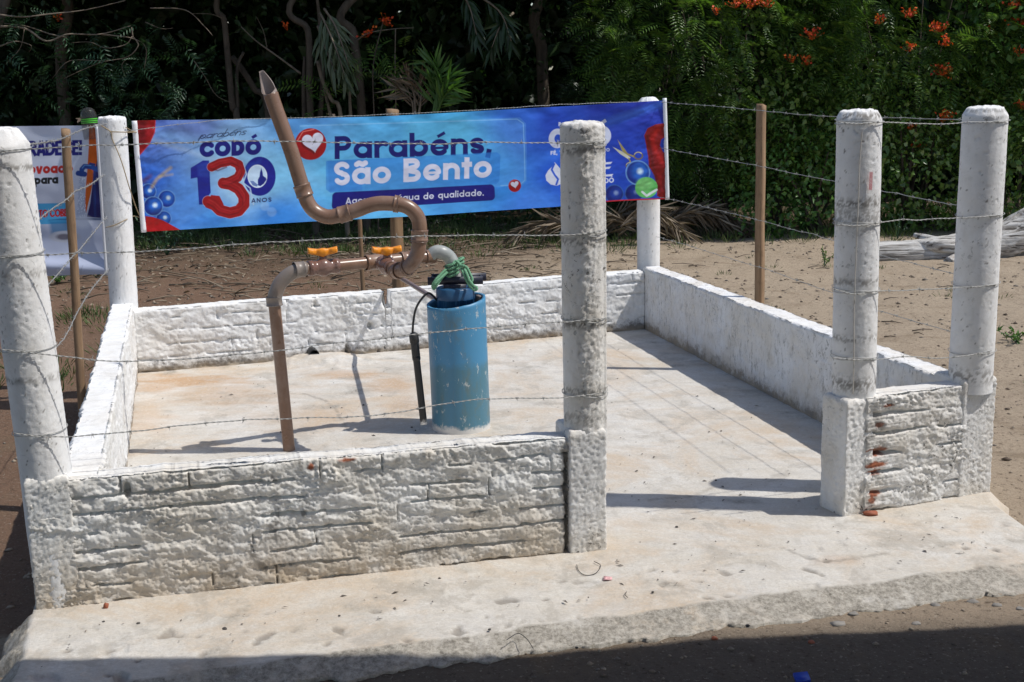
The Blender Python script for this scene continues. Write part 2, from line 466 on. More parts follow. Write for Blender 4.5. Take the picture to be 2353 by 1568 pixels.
for (u, v, ru, rv, k) in ((430, 875, 150, 18, .85), (360, 890, 60, 16, .65), (800, 862, 110, 12, .65), (900, 885, 70, 24, .6), (520, 905, 160, 40, .4), (930, 930, 60, 24, .4), (340, 960, 60, 60, .35), (700, 960, 160, 30, .25), (1930, 1290, 60, 14, .35)):
    p = atZ(u, v, 0); e = atZ(u + ru, v, 0) - p; q = atZ(u, v + rv, 0) - p
    A = np.linalg.inv(np.array([[e[0], q[0]], [e[1], q[1]]]))
    l = A @ np.stack([(xa - p[0]).ravel(), (ya - p[1]).ravel()]); r_ = np.hypot(l[0], l[1]).reshape(xa.shape)
    rust = np.maximum(rust, k * sstep(1.3, .2, r_ + .5 * fbm(xa * 5, ya * 12, 3, 4)))
crk = np.zeros_like(xa)
for pts, wd in (([(1262, 1478), (1300, 1462), (1352, 1472), (1420, 1452)], .0035), ([(1640, 1120), (1590, 1140), (1480, 1150)], .0025), ([(700, 905), (760, 930), (800, 990)], .002), ([(1800, 1260), (1900, 1290), (2050, 1270)], .0025)):
    Q = cat([atZ(u, v, 0) for u, v in pts], .02)
    for i_ in range(len(Q) - 1):
        d_ = np.hypot(xa - Q[i_, 0], ya - Q[i_, 1]); crk = np.maximum(crk, sstep(.016, .004, d_ + .012 * fbm(xa * 30, ya * 30, 6, 2)) * .7)
slab = mesh('concrete_slab', P.reshape(-1, 3), gridF(P.shape[0], P.shape[1]), MAT['slab'],
            attrs={'worn': worn, 'pit': np.maximum(pitA * outA, crk), 'rust': rust})
tag(slab, kind='structure', label='pale limewashed concrete floor and apron of the enclosure', cat='floor')

# ------------------------------------------------------------------ brick walls
def wall(label, a, b, t, H, z0, step, amp, seed, mat, course=.083, blen=.24, smear=.5, ribs=None, notch=None, attrf=None, joint=.012, backamp=.5, jk=1.0):
    a = np.array(a, float); b = np.array(b, float)
    L = np.linalg.norm(b - a); e = (b - a) / L; nrm = np.array([-e[1], e[0]])   # into the body, away from the shown face
    ns = int(L / step); s = np.linspace(0, L, ns)
    Hs = H(s / L) if callable(H) else np.full(ns, H)
    if notch is not None:
        for (s0, s1, dz) in notch: Hs = np.where((s > s0) & (s < s1), Hs - dz, Hs)
    Hs = Hs + .006 * fbm(s * 3, 0, seed, 4) + .003 * fbm(s * 22, 0, seed + 3, 2)
    Hm = float(np.mean(Hs)); nz = int((Hm - z0) / step); ntp = max(6, int(t / step))
    zf = np.linspace(0, 1, nz); wf = np.linspace(0, 1, ntp + 2)[1:-1]
    prof_w = np.concatenate([np.zeros(nz), wf, np.ones(nz)])
    prof_z = np.concatenate([zf, np.ones(ntp), zf[::-1]])
    side = np.concatenate([np.full(nz, -1), np.zeros(ntp), np.full(nz, 1)])
    S = np.repeat(s[:, None], len(prof_w), 1)
    Wd = np.repeat(prof_w[None], ns, 0) * t
    Zz = z0 + prof_z[None] * (Hs[:, None] - z0)
    sd = side[None] * np.ones_like(S)
    # brick relief
    q = Wd * .7 + sd * 3
    s2 = S + .009 * fbm(S * 7, Zz * 7, seed + q, 3); z2 = Zz + .008 * fbm(S * 3, Zz * 5, seed + 4 + q, 2) + .0035 * fbm(S * 14, Zz * 14, seed + 6 + q, 3)
    row = np.floor(z2 / course); fr = z2 / course - row
    cs = s2 / blen + hash2(row, seed) ; cl = np.floor(cs); fc = cs - cl
    jh = np.exp(-((np.minimum(fr, 1 - fr) * course) / (joint * .55)) ** 2)
    jv = np.exp(-((np.minimum(fc, 1 - fc) * blen) / (joint * .45)) ** 2)
    pres = sstep(.14, .26, fbm(S * 2.6, row * 7.3 + .25 * Zz, seed + 11 + q, 3)) * jk
    presv = sstep(.26, .42, fbm(cl * 3.7 + .3 * S, row * 5.1, seed + 15 + q, 2)) * jk
    jh = np.exp(-((np.minimum(fr, 1 - fr) * course) / (joint * .42)) ** 4)
    jv = np.exp(-((np.minimum(fc, 1 - fc) * blen) / (joint * .30)) ** 4)
    soft = np.exp(-((np.minimum(fr, 1 - fr) * course) / (joint * 1.3)) ** 2) * jk
    rid = lambda f, g, o: 1 - 2 * np.abs(fbm(s2 * f, z2 * g, seed + o + q, 3, .55))
    zoneA = sstep(.0, .5, fbm(S * 3.3, Zz * 4.5, seed + 41 + q, 3))
    wsm = .25 * fbm(S * 9, Zz * 9, seed + 47 + q, 2)
    plates = 0
    for k_, (fx, fz, dp) in enumerate(((5.5, 11, .0036), (9, 15, .0034), (15, 20, .0030))):
        pn = fbm(s2 * fx + wsm, z2 * fz + .3 * s2 * fx, seed + 50 + 3 * k_ + q, 4, .55)
        plates = plates + dp * (sstep(-.035, .035, pn) - .5) + dp * .5 * np.exp(-(pn / .05) ** 2)
    dripm = sstep(.15, .45, fbm(S * 4, Zz * 6, seed + 71 + q, 3))
    drips = .010 * dripm * np.clip(rid(17, 26, 73) - .25, 0, 1)
    chaos = rid(30, 36, 21) * .0045 + sstep(.45, .95, rid(38, 42, 24)) * .0085 + rid(70, 76, 27) * .0030
    smearn = fbm(s2 * 7 + z2 * 8 + wsm, z2 * 20 - s2 * 5, seed + 26 + q, 4, .6)
    fine = fbm(S * 115, Zz * 120, seed + 31 + q, 3, .7)
    bo = (hash2(row * 3.1 + cl, seed + 1.7) - .5)
    tilt = (hash2(row * 1.3 + cl * 2.1, seed + 5.1) - .5) * (fr - .5)
    hD = amp * ((.004 * bo + .006 * tilt) * jk + .0030 * smearn + .85 * plates + .7 * drips + chaos * (.10 + .75 * zoneA) + .0024 * fine
                - .0015 * soft - .036 * jh * pres - .030 * jv * presv)
    if ribs is not None: hD = hD + ribs(S, Zz, fr)
    face = np.where(sd < 0, 1.0, np.where(sd > 0, backamp, 0.0))
    disp = hD * face
    topd = np.where(sd == 0, .35 * amp * (.010 * fbm(S * 6, Wd * 8, seed + 51, 3) + .004 * fine), 0)
    # rounded arrises
    r = .010 + .008 * fbm(S * 8, sd * 2, seed + 61, 3) * min(1, amp)
    r = np.clip(r, .004, .04)
    dz = np.clip(Zz - (Hs[:, None] - r), 0, None); ins = r - np.sqrt(np.clip(r * r - dz * dz, 0, None))
    w = Wd.copy()
    w = np.where(sd < 0, w + ins - disp, np.where(sd > 0, w - ins + disp, w))
    dw = np.minimum(Wd, t - Wd); dd = np.clip(r - dw, 0, None)
    zz = np.where(sd == 0, Zz - (r - np.sqrt(np.clip(r * r - dd * dd, 0, None))) + topd, Zz)
    P = np.empty(S.shape + (3,))
    P[..., :2] = a + S[..., None] * e + w[..., None] * nrm
    P[..., 2] = zz
    m_ = P.shape[1]
    F = gridF(ns, m_)[:, ::-1]
    V = P.reshape(-1, 3)
    at = attrf(S, Zz, sd, hD) if attrf else None
    # closed ends
    endA = np.arange(m_); endB = (ns - 1) * m_ + np.arange(m_)
    k = nz
    def strip(ids):
        l = ids[:nz]; rr = ids[::-1][:nz]
        return np.stack([l[:-1], l[1:], rr[1:], rr[:-1]], -1)
    F2 = np.vstack([strip(endA), strip(endB)[:, ::-1]])
    o = mesh('brick_wall', V, [F, F2], mat, attrs=at)
    tag(o, label, 'wall', 'low whitewashed brick walls of the enclosure')
    return o
fa, fb = np.array((-1.60, 3.964)), np.array((0.182, 4.387))
def front_attr(S, Z, sd, h):
    k = np.zeros_like(S); bare = np.zeros_like(S)
    for (s0, z0, ds, dz) in ((.925, .412, .012, .012), (1.05, .425, .03, .007)):
        k = np.maximum(k, sstep(1.3, .6, np.hypot((S - s0) / ds, (Z - z0) / dz) + .5 * fbm(S * 60, Z * 60, 3, 2)))
    bare = .75 * sstep(.22, .42, fbm(S * 16, Z * 11, 77, 4)) * sstep(.0, .5, fbm(S * 2.0, Z * 3, 78, 2))
    # deep grey gap where the wall butts against the gate post
    bare = np.maximum(bare, sstep(.055, .02, np.abs(S - (1.838 + .012 * fbm(Z * 14, 0, 3, 3))) * 2.2) * sstep(.45, .38, Z) * .8)
    return {'brick': k * (sd < 0), 'bare': bare}
def front_rib(S, Z, fr):
    gap = -.034 * sstep(.022, .008, np.abs(S - (1.838 + .012 * fbm(Z * 14, 0, 3, 3))) * 1.8) * sstep(.40, .34, Z)
    hole = -.04 * sstep(1.2, .7, np.hypot((S - .315) / .012, (Z - .385) / .026))
    # the smoother plastered corner at the left end
    return gap + hole
wall('low front brick wall under the barbed wire, with rough lumpy whitewash', fa, fb + .05 * (fb - fa) / 1.83, .105, .437, -.03, .0046, 1.0, 3, MAT['lime_front'],
     course=.0625, blen=.22, smear=.42, ribs=front_rib, attrf=front_attr)
nl = np.array((-2.33, 7.70)); fl = np.array((-1.385, 4.06))
wall('left side brick wall running back from the leaning left post', fl, nl, .125, lambda t: .437 - .012 * t, -.32, .0075, .62, 9, MAT['lime'], smear=.30, backamp=.95, jk=.15)
bl_, br_ = np.array((-2.274, 7.498)), np.array((0.915, 8.566))
Lb = np.linalg.norm(br_ - bl_); eb = (br_ - bl_) / Lb
def along(u, v, z): return float((atP(u, v, bl_, br_)[:2] - bl_) @ eb)
sn0, sn1 = along(882, 655, .38), along(896, 655, .38)
def back_rib(S, Z, fr):
    d = 0
    for (u, v, ru, rv, dep) in ((851, 750, 6, 8, .05), (797, 808, 3, 16, .04), (724, 700, 4, 8, .02), (592, 770, 3, 12, .02), (888, 690, 9, 18, .05), (870, 812, 3, 8, .02), (660, 690, 3, 12, .02), (500, 725, 3, 10, .02)):
        p = atP(u, v, bl_, br_); q = atP(u + ru, v, bl_, br_); w = atP(u, v + rv, bl_, br_)
        d = d - dep * sstep(1.25, .75, np.hypot((S - (p[:2] - bl_) @ eb) / np.linalg.norm(q[:2] - p[:2]), (Z - p[2]) / abs(w[2] - p[2])))
    return d
wall('low back brick wall under the blue banner, with a notch in its top', bl_, br_, .12, lambda t: .382 + .022 * t, -.1, .0080, .85, 17, MAT['lime'], smear=.38,
     notch=((sn0, sn1, .10),), ribs=back_rib, jk=.6)
ra, rb = np.array((0.910, 8.60)), np.array((1.775, 5.10))
wall('right side brick wall with a shaded inner face, below the wooden stake', ra, rb, .125, lambda t: .428 + .03 * t, -.1, .0085, .45, 23, MAT['lime_right'], smear=.25, jk=.25)
sa, sb = np.array((1.372, 4.742)), np.array((1.93, 4.976))
def stub_rib(S, Z, fr):
    zone_ = sstep(.20, .12, S + .05 * fbm(Z * 9, 0, 5, 3))
    rib = np.abs(np.sin(Z * math.pi / .0135))
    return zone_ * (-.020 * sstep(.30, .0, fr) * sstep(.2, .5, np.abs(fbm(S * 2, Z * 6, 88, 2)) + .35) + .004 * rib - .002)
def stub_attr(S, Z, sd, h):
    k = np.zeros_like(S)
    for (s0, z0, ds, dz) in ((.055, .245, .05, .019), (.05, .195, .05, .012), (.045, .165, .04, .010), (.06, .355, .02, .01), (.05, .075, .03, .012), (.10, .428, .03, .006), (.04, .05, .02, .012)):
        k = np.maximum(k, sstep(1.25, .8, np.hypot((S - s0) / ds, (Z - z0) / dz) + .45 * fbm(S * 40, Z * 60, 3, 3)))
    return {'brick': k * (sd < 0), 'bare': .8 * sstep(.0, .5, fbm(S * 9, Z * 14, 79, 4)) * sstep(.14, .05, S) * (sd < 0) * .6}
wall('short brick wall stub between the two right posts, with exposed red hollow bricks', sa, sb, .11, .468, -.03, .0052, .95, 31, MAT['lime_rough'], smear=.36, ribs=stub_rib, attrf=stub_attr, course=.078)

# ------------------------------------------------------------------ concrete posts
def shaft(p0, p1, r0, r1, seed, amp, mat, parent, k=108, step=.006, chamfer=.025, ridge=None, cin=.022, stains=(), rough_ang=None):
    p0, p1 = np.asarray(p0, float), np.asarray(p1, float)
    L = np.linalg.norm(p1 - p0); nr = int(L / step)
    t = np.linspace(0, 1, nr); th = np.linspace(0, 2 * np.pi, k, endpoint=False)
    T, TH = np.meshgrid(t, th, indexing='ij')
    r = r0 + (r1 - r0) * T
    h = L * T
    cx, cy = np.cos(TH), np.sin(TH)
    rough = sstep(-.35, .45, fbm(cx * 1.1, cy * 1.1, h * 1.2 + seed, 3))
    if rough_ang is not None:
        da_ = (TH - rough_ang[0] + np.pi) % (2 * np.pi) - np.pi
        rough = .12 + 1.35 * np.exp(-((da_ + .35 * fbm(h * 4, cx, seed, 3)) / rough_ang[1]) ** 4)
    dsp = .0018 * fbm(cx * 1.5, cy * 1.5, h * 4 + seed, 2) + amp * (.25 + .75 * rough) * (.0019 * fbm(cx * 5.5, cy * 5.5, h * 62 + seed, 3, .65) + .0014 * (1 - 2 * np.abs(fbm(cx * 9, cy * 9, h * 100 + seed, 3, .6))) + .0009 * fbm(cx * 20, cy * 20, h * 230 + seed, 2))
    dsp -= .0045 * sstep(.55, .75, fbm(cx * 6, cy * 6, h * 68 + seed + 9, 2))
    if ridge is not None:
        dd = (TH - ridge + np.pi) % (2 * np.pi) - np.pi
        dsp += .0065 * np.exp(-(dd / .05) ** 2)
    hc = np.clip((h - (L - chamfer * (1 + .5 * fbm(cx * 1.5, cy * 1.5, seed, 2)))) / chamfer, 0, 1)
    r = r + dsp - cin * hc ** (1.15 if cin > .012 else 2.2)
    P = p0 + (p1 - p0) * T[..., None] + np.stack([r * cx, r * cy, .006 * fbm(cx * 3, cy * 3, seed, 3) * (T > .97)], -1)
    rings = [P.reshape(-1, 3)]
    F = [gridF(nr, k, True)]
    top = P[-1]; c = top.mean(0)
    nring = 9; base = (nr - 1) * k
    allV = [P.reshape(-1, 3)]
    for i in range(1, nring):
        q = 1 - i / nring
        R = c + (top - c) * q
        R[:, 2] += .008 * (1 - q * q) + .006 * fbm(R[:, 0] * 30, R[:, 1] * 30, seed + 3, 3)
        allV.append(R)
    V = np.vstack(allV)
    F.append(gridF(nring, k, True, base))
    V = np.vstack([V, c + (0, 0, .009)])
    j = np.arange(k); lb = len(V) - 1 - k
    F.append(np.stack([lb + j, lb + (j + 1) % k, np.full(k, len(V) - 1)], -1))
    bare = np.zeros(len(V)); A1, H1 = TH.ravel(), h.ravel(); zz_ = P.reshape(-1, 3)[:, 2]
    c1, c2 = np.cos(A1), np.sin(A1)
    fl_ = fbm(c1 * 4.5, c2 * 4.5, H1 * 48 + seed, 5, .7)
    bb_ = .85 * sstep(.80, .95, fl_ + .25 * fbm(c1 * 1.2, c2 * 1.2, H1 * 2.5 + seed + 4, 2))
    for (zs, wd, kk) in stains:
        bb_ = np.maximum(bb_, kk * np.exp(-((zz_ - zs) / wd) ** 2) * sstep(-.1, .3, fl_ + .15))
    bare[:len(bb_)] = bb_
    return mesh('shaft', V, F, mat, parent, attrs={'bare': bare})
def prism(foot, z0, z1, step, amp, seed, name, mat, parent, round_=.01):
    foot = np.asarray(foot, float); c = foot.mean(0)
    pts = []
    for i in range(len(foot)):
        a_, b_ = foot[i], foot[(i + 1) % len(foot)]
        k = max(2, int(np.linalg.norm(b_ - a_) / step)); tt = np.linspace(0, 1, k, endpoint=False)[:, None]
        pts.append(a_ + (b_ - a_) * tt)
    Q = np.vstack(pts); k = len(Q)
    Qn = (Q + np.roll(Q, 1, 0) + np.roll(Q, -1, 0)) / 3
    N = Q - c; N /= np.linalg.norm(N, axis=1)[:, None]
    nr = int((z1 - z0) / step); z = np.linspace(z0, z1, nr)
    Zg = np.repeat(z[:, None], k, 1)
    X = np.repeat(Qn[None, :, 0], nr, 0); Y = np.repeat(Qn[None, :, 1], nr, 0)
    dsp = amp * (.004 * fbm(X * 9, Y * 9, Zg * 7 + seed, 3) + .0035 * (1 - 2 * np.abs(fbm(X * 52, Y * 52, Zg * 46 + seed, 3, .6))) + .0018 * fbm(X * 130, Y * 130, Zg * 120 + seed, 2))
    dsp -= .012 * np.clip((Zg - (z1 - .02)) / .02, 0, 1) ** 2
    P = np.stack([X + dsp * N[None, :, 0], Y + dsp * N[None, :, 1], Zg], -1)
    allV = [P.reshape(-1, 3)]; top = P[-1]; c3 = top.mean(0)
    for i in range(1, 7):
        R = c3 + (top - c3) * (1 - i / 7.); R[:, 2] += amp * .006 * fbm(R[:, 0] * 20, R[:, 1] * 20, seed, 3); allV.append(R)
    V = np.vstack(allV + [c3[None]])
    F = [gridF(nr, k, True), gridF(7, k, True, (nr - 1) * k)]
    j = np.arange(k); lb = len(V) - 1 - k
    F.append(np.stack([lb + j, lb + (j + 1) % k, np.full(k, len(V) - 1)], -1))
    return mesh(name, V, F, mat, parent)
def post(label, bot, top, r, seed, amp, mat, ext=0.0, ped=None, pedz=None, pedname='pedestal', pedmat=None, **kw):
    e_ = empty('concrete_post', (bot[0], bot[1], 0))
    tag(e_, label, 'post', 'white concrete posts of the enclosure')
    b2 = np.asarray(bot) - (np.asarray(top) - np.asarray(bot)) / np.linalg.norm(np.asarray(top) - np.asarray(bot)) * ext
    shaft(b2, top, r, r, seed, amp, mat, e_, **kw)
    if ped is not None:
        prism(ped, pedz[0], pedz[1], .005, 1.0, seed + 5, pedname, pedmat or MAT['lime_rough'], e_)
    return e_
ef = (fb - fa) / np.linalg.norm(fb - fa); nf = np.array((-ef[1], ef[0]))
F0b, F0t = atY(107, 1100, 4.055), atY(0, 298, 4.055)
post('leaning white post at the front left corner, cut by the photo edge', F0b, F0t, .083, 5, .75, MAT['lime_post'], ext=.5,
     ped=[fa + nf * .0 + ef * (-.006) - nf * .003, fa + ef * .135 - nf * .003, fa + ef * .12 + nf * .15, fa + ef * (-.006) + nf * .15], pedz=(-.30, .452), pedname='plastered_foot', pedmat=MAT['lime_front'], cin=.03, chamfer=.05, stains=((1.46, .012, .8), (1.12, .012, .6), (.78, .012, .6)))
Mb, Mt = atY(1345, 1003, 4.475), atY(1338, 283, 4.475)
mp = np.array((0.200, 4.377))
post('pitted white post standing in the middle, in front of the banner', Mb, Mt, .078, 11, 1.3, MAT['lime_rough'], ext=.04,
     ped=[mp, mp + ef * .137, mp + ef * .137 + nf * .185, mp + nf * .185], pedz=(-.03, .462), ridge=-.42, rough_ang=(-1.35, .55), chamfer=.012, cin=.008, stains=((1.46, .02, .8), (1.14, .018, .8), (.85, .02, .9), (.60, .018, .7), (.50, .03, .5)))
BLb, BLt = atY(284, 690, 7.60), atY(257, 270, 7.60)
post('white post at the back left corner tied with twine to the banner', BLb, BLt, .082, 21, .7, MAT['lime_post'], ext=.45, step=.012, chamfer=.008, cin=.006)
BRb, BRt = atY(1490, 602, 8.78), atY(1490, 226, 8.78)
post('white post at the back right corner, partly covered by the banner', BRb, BRt, .079, 33, .5, MAT['lime_post'], ext=.45, step=.012, cin=.03, chamfer=.03)
S1b, S1t = atY(1961, 922, 4.832), atY(1975, 256, 4.832)
sp0 = np.array((1.285, 4.712)); es = (sb - sa) / np.linalg.norm(sb - sa); nsv = np.array((-es[1], es[0]))
post('thick white post right of the opening, with a red patterned sticker', S1b, S1t, .084, 41, .55, MAT['lime_post'], ext=.01,
     ped=[sp0, sp0 + es * .125, sp0 + es * .125 + nsv * .17, sp0 + nsv * .15], pedz=(-.03, .468), cin=.018, chamfer=.03, stains=((1.545, .012, .9), (1.22, .02, .85), (1.17, .05, .6), (.92, .016, .7), (.70, .014, .7), (.52, .03, .8)))
S2b, S2t = atY(2229, 886, 5.005), atY(2265, 248, 5.005)
sp1 = np.array((1.930, 4.970)) - es * .130
post('rightmost thick white post, leaning slightly outward', S2b, S2t, .086, 53, .38, MAT['lime_post'], ext=.02,
     ped=[sp1, sp1 + es * .165, sp1 + es * .165 + nsv * .18, sp1 + nsv * .18], pedz=(-.05, .49), cin=.018, chamfer=.03, stains=((1.55, .008, .6), (.50, .03, .7)))

# ------------------------------------------------------------------ wooden stakes
def stake(label, u0, v0, z0y, u1, v1, w, dpt, ext, seed, yaw=.25):
    b_, t_ = atY(u0, v0, z0y), atY(u1, v1, z0y)
    d_ = (t_ - b_) / np.linalg.norm(t_ - b_); b_ = b_ - d_ * ext
    L = np.linalg.norm(t_ - b_); nr = 60; k = 4
    ax = np.array((math.cos(yaw), math.sin(yaw), 0)); ay = np.array((-math.sin(yaw), math.cos(yaw), 0))
    corner = []
    for cx, cy in ((-1, -1), (0, -1.03), (1, -1), (1.03, 0), (1, 1), (0, 1), (-1, 1), (-1.02, 0)):
        corner.append(ax * cx * w / 2 + ay * cy * dpt / 2)
    corner = np.array(corner)
    t = np.linspace(0, 1, nr)[:, None, None]
    wob = .003 * np.stack([fbm(t[:, 0, 0] * 4, seed, 0, 3), fbm(t[:, 0, 0] * 4, seed, 7, 3), 0 * t[:, 0, 0]], -1)[:, None]
    V = b_ + (t_ - b_) * t + corner[None] * (1 + .04 * fbm(t[:, :, 0] * 9, np.arange(8)[None] * 1.3, seed, 2))[..., None] + wob
    V[-1, :, 2] += .006 * np.array((1, 0, -1, -1, 0, 1, 1, 1))
    c = V[-1].mean(0)
    Vv = np.vstack([V.reshape(-1, 3), c])
    j = np.arange(8); o_ = (nr - 1) * 8
    return tag(mesh('wooden_stake', Vv, [gridF(nr, 8, True), np.stack([o_ + j, o_ + (j + 1) % 8, np.full(8, len(Vv) - 1)], -1)], MAT['stake'], smooth=False),
               label, 'stake', 'wooden fence stakes')
stake('brown wooden stake behind the left side wall, in front of the vertical banner', 184, 838, 5.80, 151, 298, .036, .05, .8, 1)
stake('brown wooden stake rising behind the right side wall', 1745, 690, 7.26, 1749, 241, .045, .04, .6, 2, yaw=.9)
stake('wide wooden stake standing behind the middle of the banner', 914, 600, 8.62, 902, 252, .082, .03, .75, 3, yaw=.32)
stake('thin dark stick standing behind the back wall left of the wide stake', 833, 640, 8.55, 826, 495, .026, .024, .6, 4)

# ------------------------------------------------------------------ the house porch behind the camera (its eave shades the foreground)
pr = empty('porch_roof', (0, 0, 0)); tag(pr, 'tiled porch roof above the photographer', 'roof')
hz = 2.55; sh = hz / SUND[2]
_ex = np.array([-4, -1.5, -.7, .1, .66, 1.65, 3, 7]) + sh * SUND[0]; _ey = np.array([3.58, 3.58, 3.58, 3.63, 3.73, 3.785, 3.87, 4.1]) + sh * SUND[1]
def eave(x): return np.interp(x, _ex, _ey)
xs = np.linspace(-3.0, 7.0, 120)
ye = np.array([eave(q) for q in xs]) + .006 * np.abs(np.sin(xs * 12))
V = []
for z_ in (hz, hz + .03):
    V.append(np.stack([xs, ye, np.full_like(xs, z_)], -1)); V.append(np.stack([xs, np.full_like(xs, -3.0), np.full_like(xs, z_ + .9)], -1))
V = np.concatenate(V); k = len(xs); i = np.arange(k - 1)
F = np.vstack([np.stack([i, i + 1, k + i + 1, k + i], -1), np.stack([3 * k + i, 3 * k + i + 1, 2 * k + i + 1, 2 * k + i], -1),
               np.stack([2 * k + i, 2 * k + i + 1, i + 1, i], -1), np.stack([k + i, k + i + 1, 3 * k + i + 1, 3 * k + i], -1)])
mesh('roof_sheet', V, F, MAT['brickred'], pr)
for px in (-2.6, 4.4):
    mesh('roof_post', *(lambda q: (q[0], q[1]))(box((px, 2.2, 1.22), (.06, 0, 0), (0, .06, 0), (0, 0, 1.45))), MAT['stake'], pr, smooth=False)
# ------------------------------------------------------------------ well casing, pump head
CAX, CAY, CR = -0.262, 6.135, 0.145
wc = empty('well_casing', (CAX, CAY, 0))
tag(wc, 'blue plastic well casing standing on the slab, stained brown and splashed white at its foot', 'well casing')
m, nt, b, o = newmat('blue_casing'); n = NB(nt)
z = n.sep(2); xo = n.sep(0)
c = n.mix(n.noise(6, 5), (.055, .215, .385), (.085, .27, .44))
# brown-green film left by overflowing water on the lower half, ragged upper edge
lv = n.math('ADD', z, n.math('MULTIPLY', n.noise(5, 4, .6, .4), .30))
film = n.ramp(lv, (.470, .78), (.510, 0))
c = n.mix(n.math('MULTIPLY', film, n.ramp(n.noise(7, 6, .7, stretch=(1, 1, .35)), (.3, .35), (.6, 1))), c, (.085, .185, .215))
c = n.mix(n.ramp(n.noise(9, 7, .7, .3, stretch=(1, 1, .4)), (.56, 0), (.72, .7)), c, (.15, .17, .12))
c = n.mix(n.ramp(n.noise(26, 8, .75, stretch=(1, 1, .5)), (.60, 0), (.625, .8)), c, (.50, .53, .51))
c = n.mix(n.ramp(n.noise(1, 8, .8, .2, stretch=(60, 60, 7)), (.58, 0), (.66, .5)), c, (.10, .20, .27))
foot = n.math('ADD', z, n.math('MULTIPLY', n.noise(16, 7, .75), .13))
c = n.mix(n.ramp(foot, (.085, 1), (.105, 0)), c, (.66, .65, .62))
setp(nt, b, n, c, .42, normal=n.bump(n.noise(60, 5, .7), .15, .003), spec=.4)
MAT['casing'] = m
k = 96; th = np.linspace(0, 2 * np.pi, k, endpoint=False)
_zl, _zr, _zf = atY(974, 700, 6.135)[2], atY(1114, 681, 6.135)[2], atY(1042, 708, 5.99)[2]
def rim(tk): return (_zl + _zr) / 2 + (_zr - _zl) / 2 * np.cos(th) + ((_zl + _zr) / 2 - _zf) * np.sin(th) + .0022 * fbm(np.cos(th) * 9, np.sin(th) * 9, 2, 3)
rows = []
for f_, rr in [(t, CR) for t in np.linspace(0, 1, 40)] + [(1.0, CR - .004), (1.0, CR - .012)] + [(t, CR - .014) for t in np.linspace(.985, .3, 12)]:
    zt = rim(0) * f_ + (1 - f_) * -.01
    lean = -.014 * zt
    rows.append(np.stack([CAX + rr * np.cos(th) + lean, CAY + rr * np.sin(th), zt], -1))
V = np.concatenate(rows)
mesh('casing_tube', V, gridF(len(rows), k, True), MAT['casing'], wc)
# pump head plug: ribbed dark blue cap
k2 = 180; t2 = np.linspace(0, 2 * np.pi, k2, endpoint=False)
hx, hy = CAX - .012, CAY + .01
ct = atY(1045, 666, 6.06)[2] - .655; cz = atY(1045, 646, 6.10)[2]
prof = [(.0, .655), (.06, .657), (.088, .655), (.094, .650), (.0955, .60), (.0955, .598), (.093, .597), (.0925, .40)]
rows = []
for i, (r_, z_) in enumerate(prof):
    rr = r_ + (.0022 * np.sign(np.sin(t2 * 45)) if i >= 6 else 0)
    rows.append(np.stack([hx + rr * np.cos(t2), hy + rr * np.sin(t2), np.full(k2, z_ + ct)], -1))
mesh('pump_cap', np.concatenate(rows), gridF(len(rows), k2, True), MAT['cap_blue'], wc, smooth=False)
mb = MB()
mb.add(*box((hx + .003, hy - .035, cz), (.135, 0, 0), (0, .007, 0), (0, 0, .019)))
mb.add(*box((hx + .018, hy + .045, cz + .004), (.135, 0, 0), (0, .007, 0), (0, 0, .019)))
mb.add(*box((hx + .128, hy + .005, cz + .001), (.005, 0, 0), (0, .034, 0), (0, 0, .016)))
mb.add(*box((hx - .112, hy + .005, cz + .001), (.005, 0, 0), (0, .034, 0), (0, 0, .016)))
mb.add(*box((hx, hy, cz - .036), (.055, 0, 0), (0, .055, 0), (0, 0, .019)))
for bx in (-.085, .09):
    P_ = np.array([(hx + bx, hy - .055, cz), (hx + bx, hy + .06, cz)])
    mb.add(*tube(P_, .007, 6))
mb.build('clamp', MAT['clamp'], wc, smooth=False)

# ------------------------------------------------------------------ rigid pipework
pw = empty('water_pipework', (-1.07, 5.79, 0))
tag(pw, 'brown water pipework with two orange valves, a loop and a tall slit spout', 'pipework')
RP, RL = .0285, .0335
def pipe(name, pts, r, mat, k=20, step=.008, parent=pw, ret=False):
    P_ = cat(pts, step); o_ = mesh(name, *(lambda q: (q[0], list(q[1:])))(tube(P_, r, k)), mat, parent)
    return o_
def collar(c, d, r, w, name='coupling', mat=None, parent=pw, lips=True):
    d = np.asarray(d, float); d /= np.linalg.norm(d); c = np.asarray(c, float)
    s_ = np.array([-1, -.97, -.93, -.72, -.68, .68, .72, .93, .97, 1.]) if lips else np.array([-1, -.95, .95, 1.])
    rr = np.array([.955, 1, 1.02, 1.02, .985, .985, 1.02, 1.02, 1, .955]) if lips else np.array([.95, 1, 1, .95])
    P_ = c + d * (s_ * w / 2)[:, None]
    T_, N_, B_ = d, None, None
    up = np.array([0, 0, 1.]) if abs(d[2]) < .9 else np.array([1., 0, 0])
    N_ = np.cross(d, up); N_ /= np.linalg.norm(N_); B_ = np.cross(d, N_)
    k = 28; a_ = np.linspace(0, 2 * np.pi, k, endpoint=False)
    V = P_[:, None] + (r * rr)[:, None, None] * (np.cos(a_)[None, :, None] * N_ + np.sin(a_)[None, :, None] * B_)
    return mesh(name, V.reshape(-1, 3), gridF(len(P_), k, True)[:, ::-1], mat or MAT['pvc'], parent)
ph = .868                                                   # height of the horizontal run
C_head = np.array((hx + .0, hy, 0))
h0 = atY(988, 590, 6.13)
hL = atY(694, 619, 5.815)
hz_ = lambda t: h0 + (hL - h0) * t
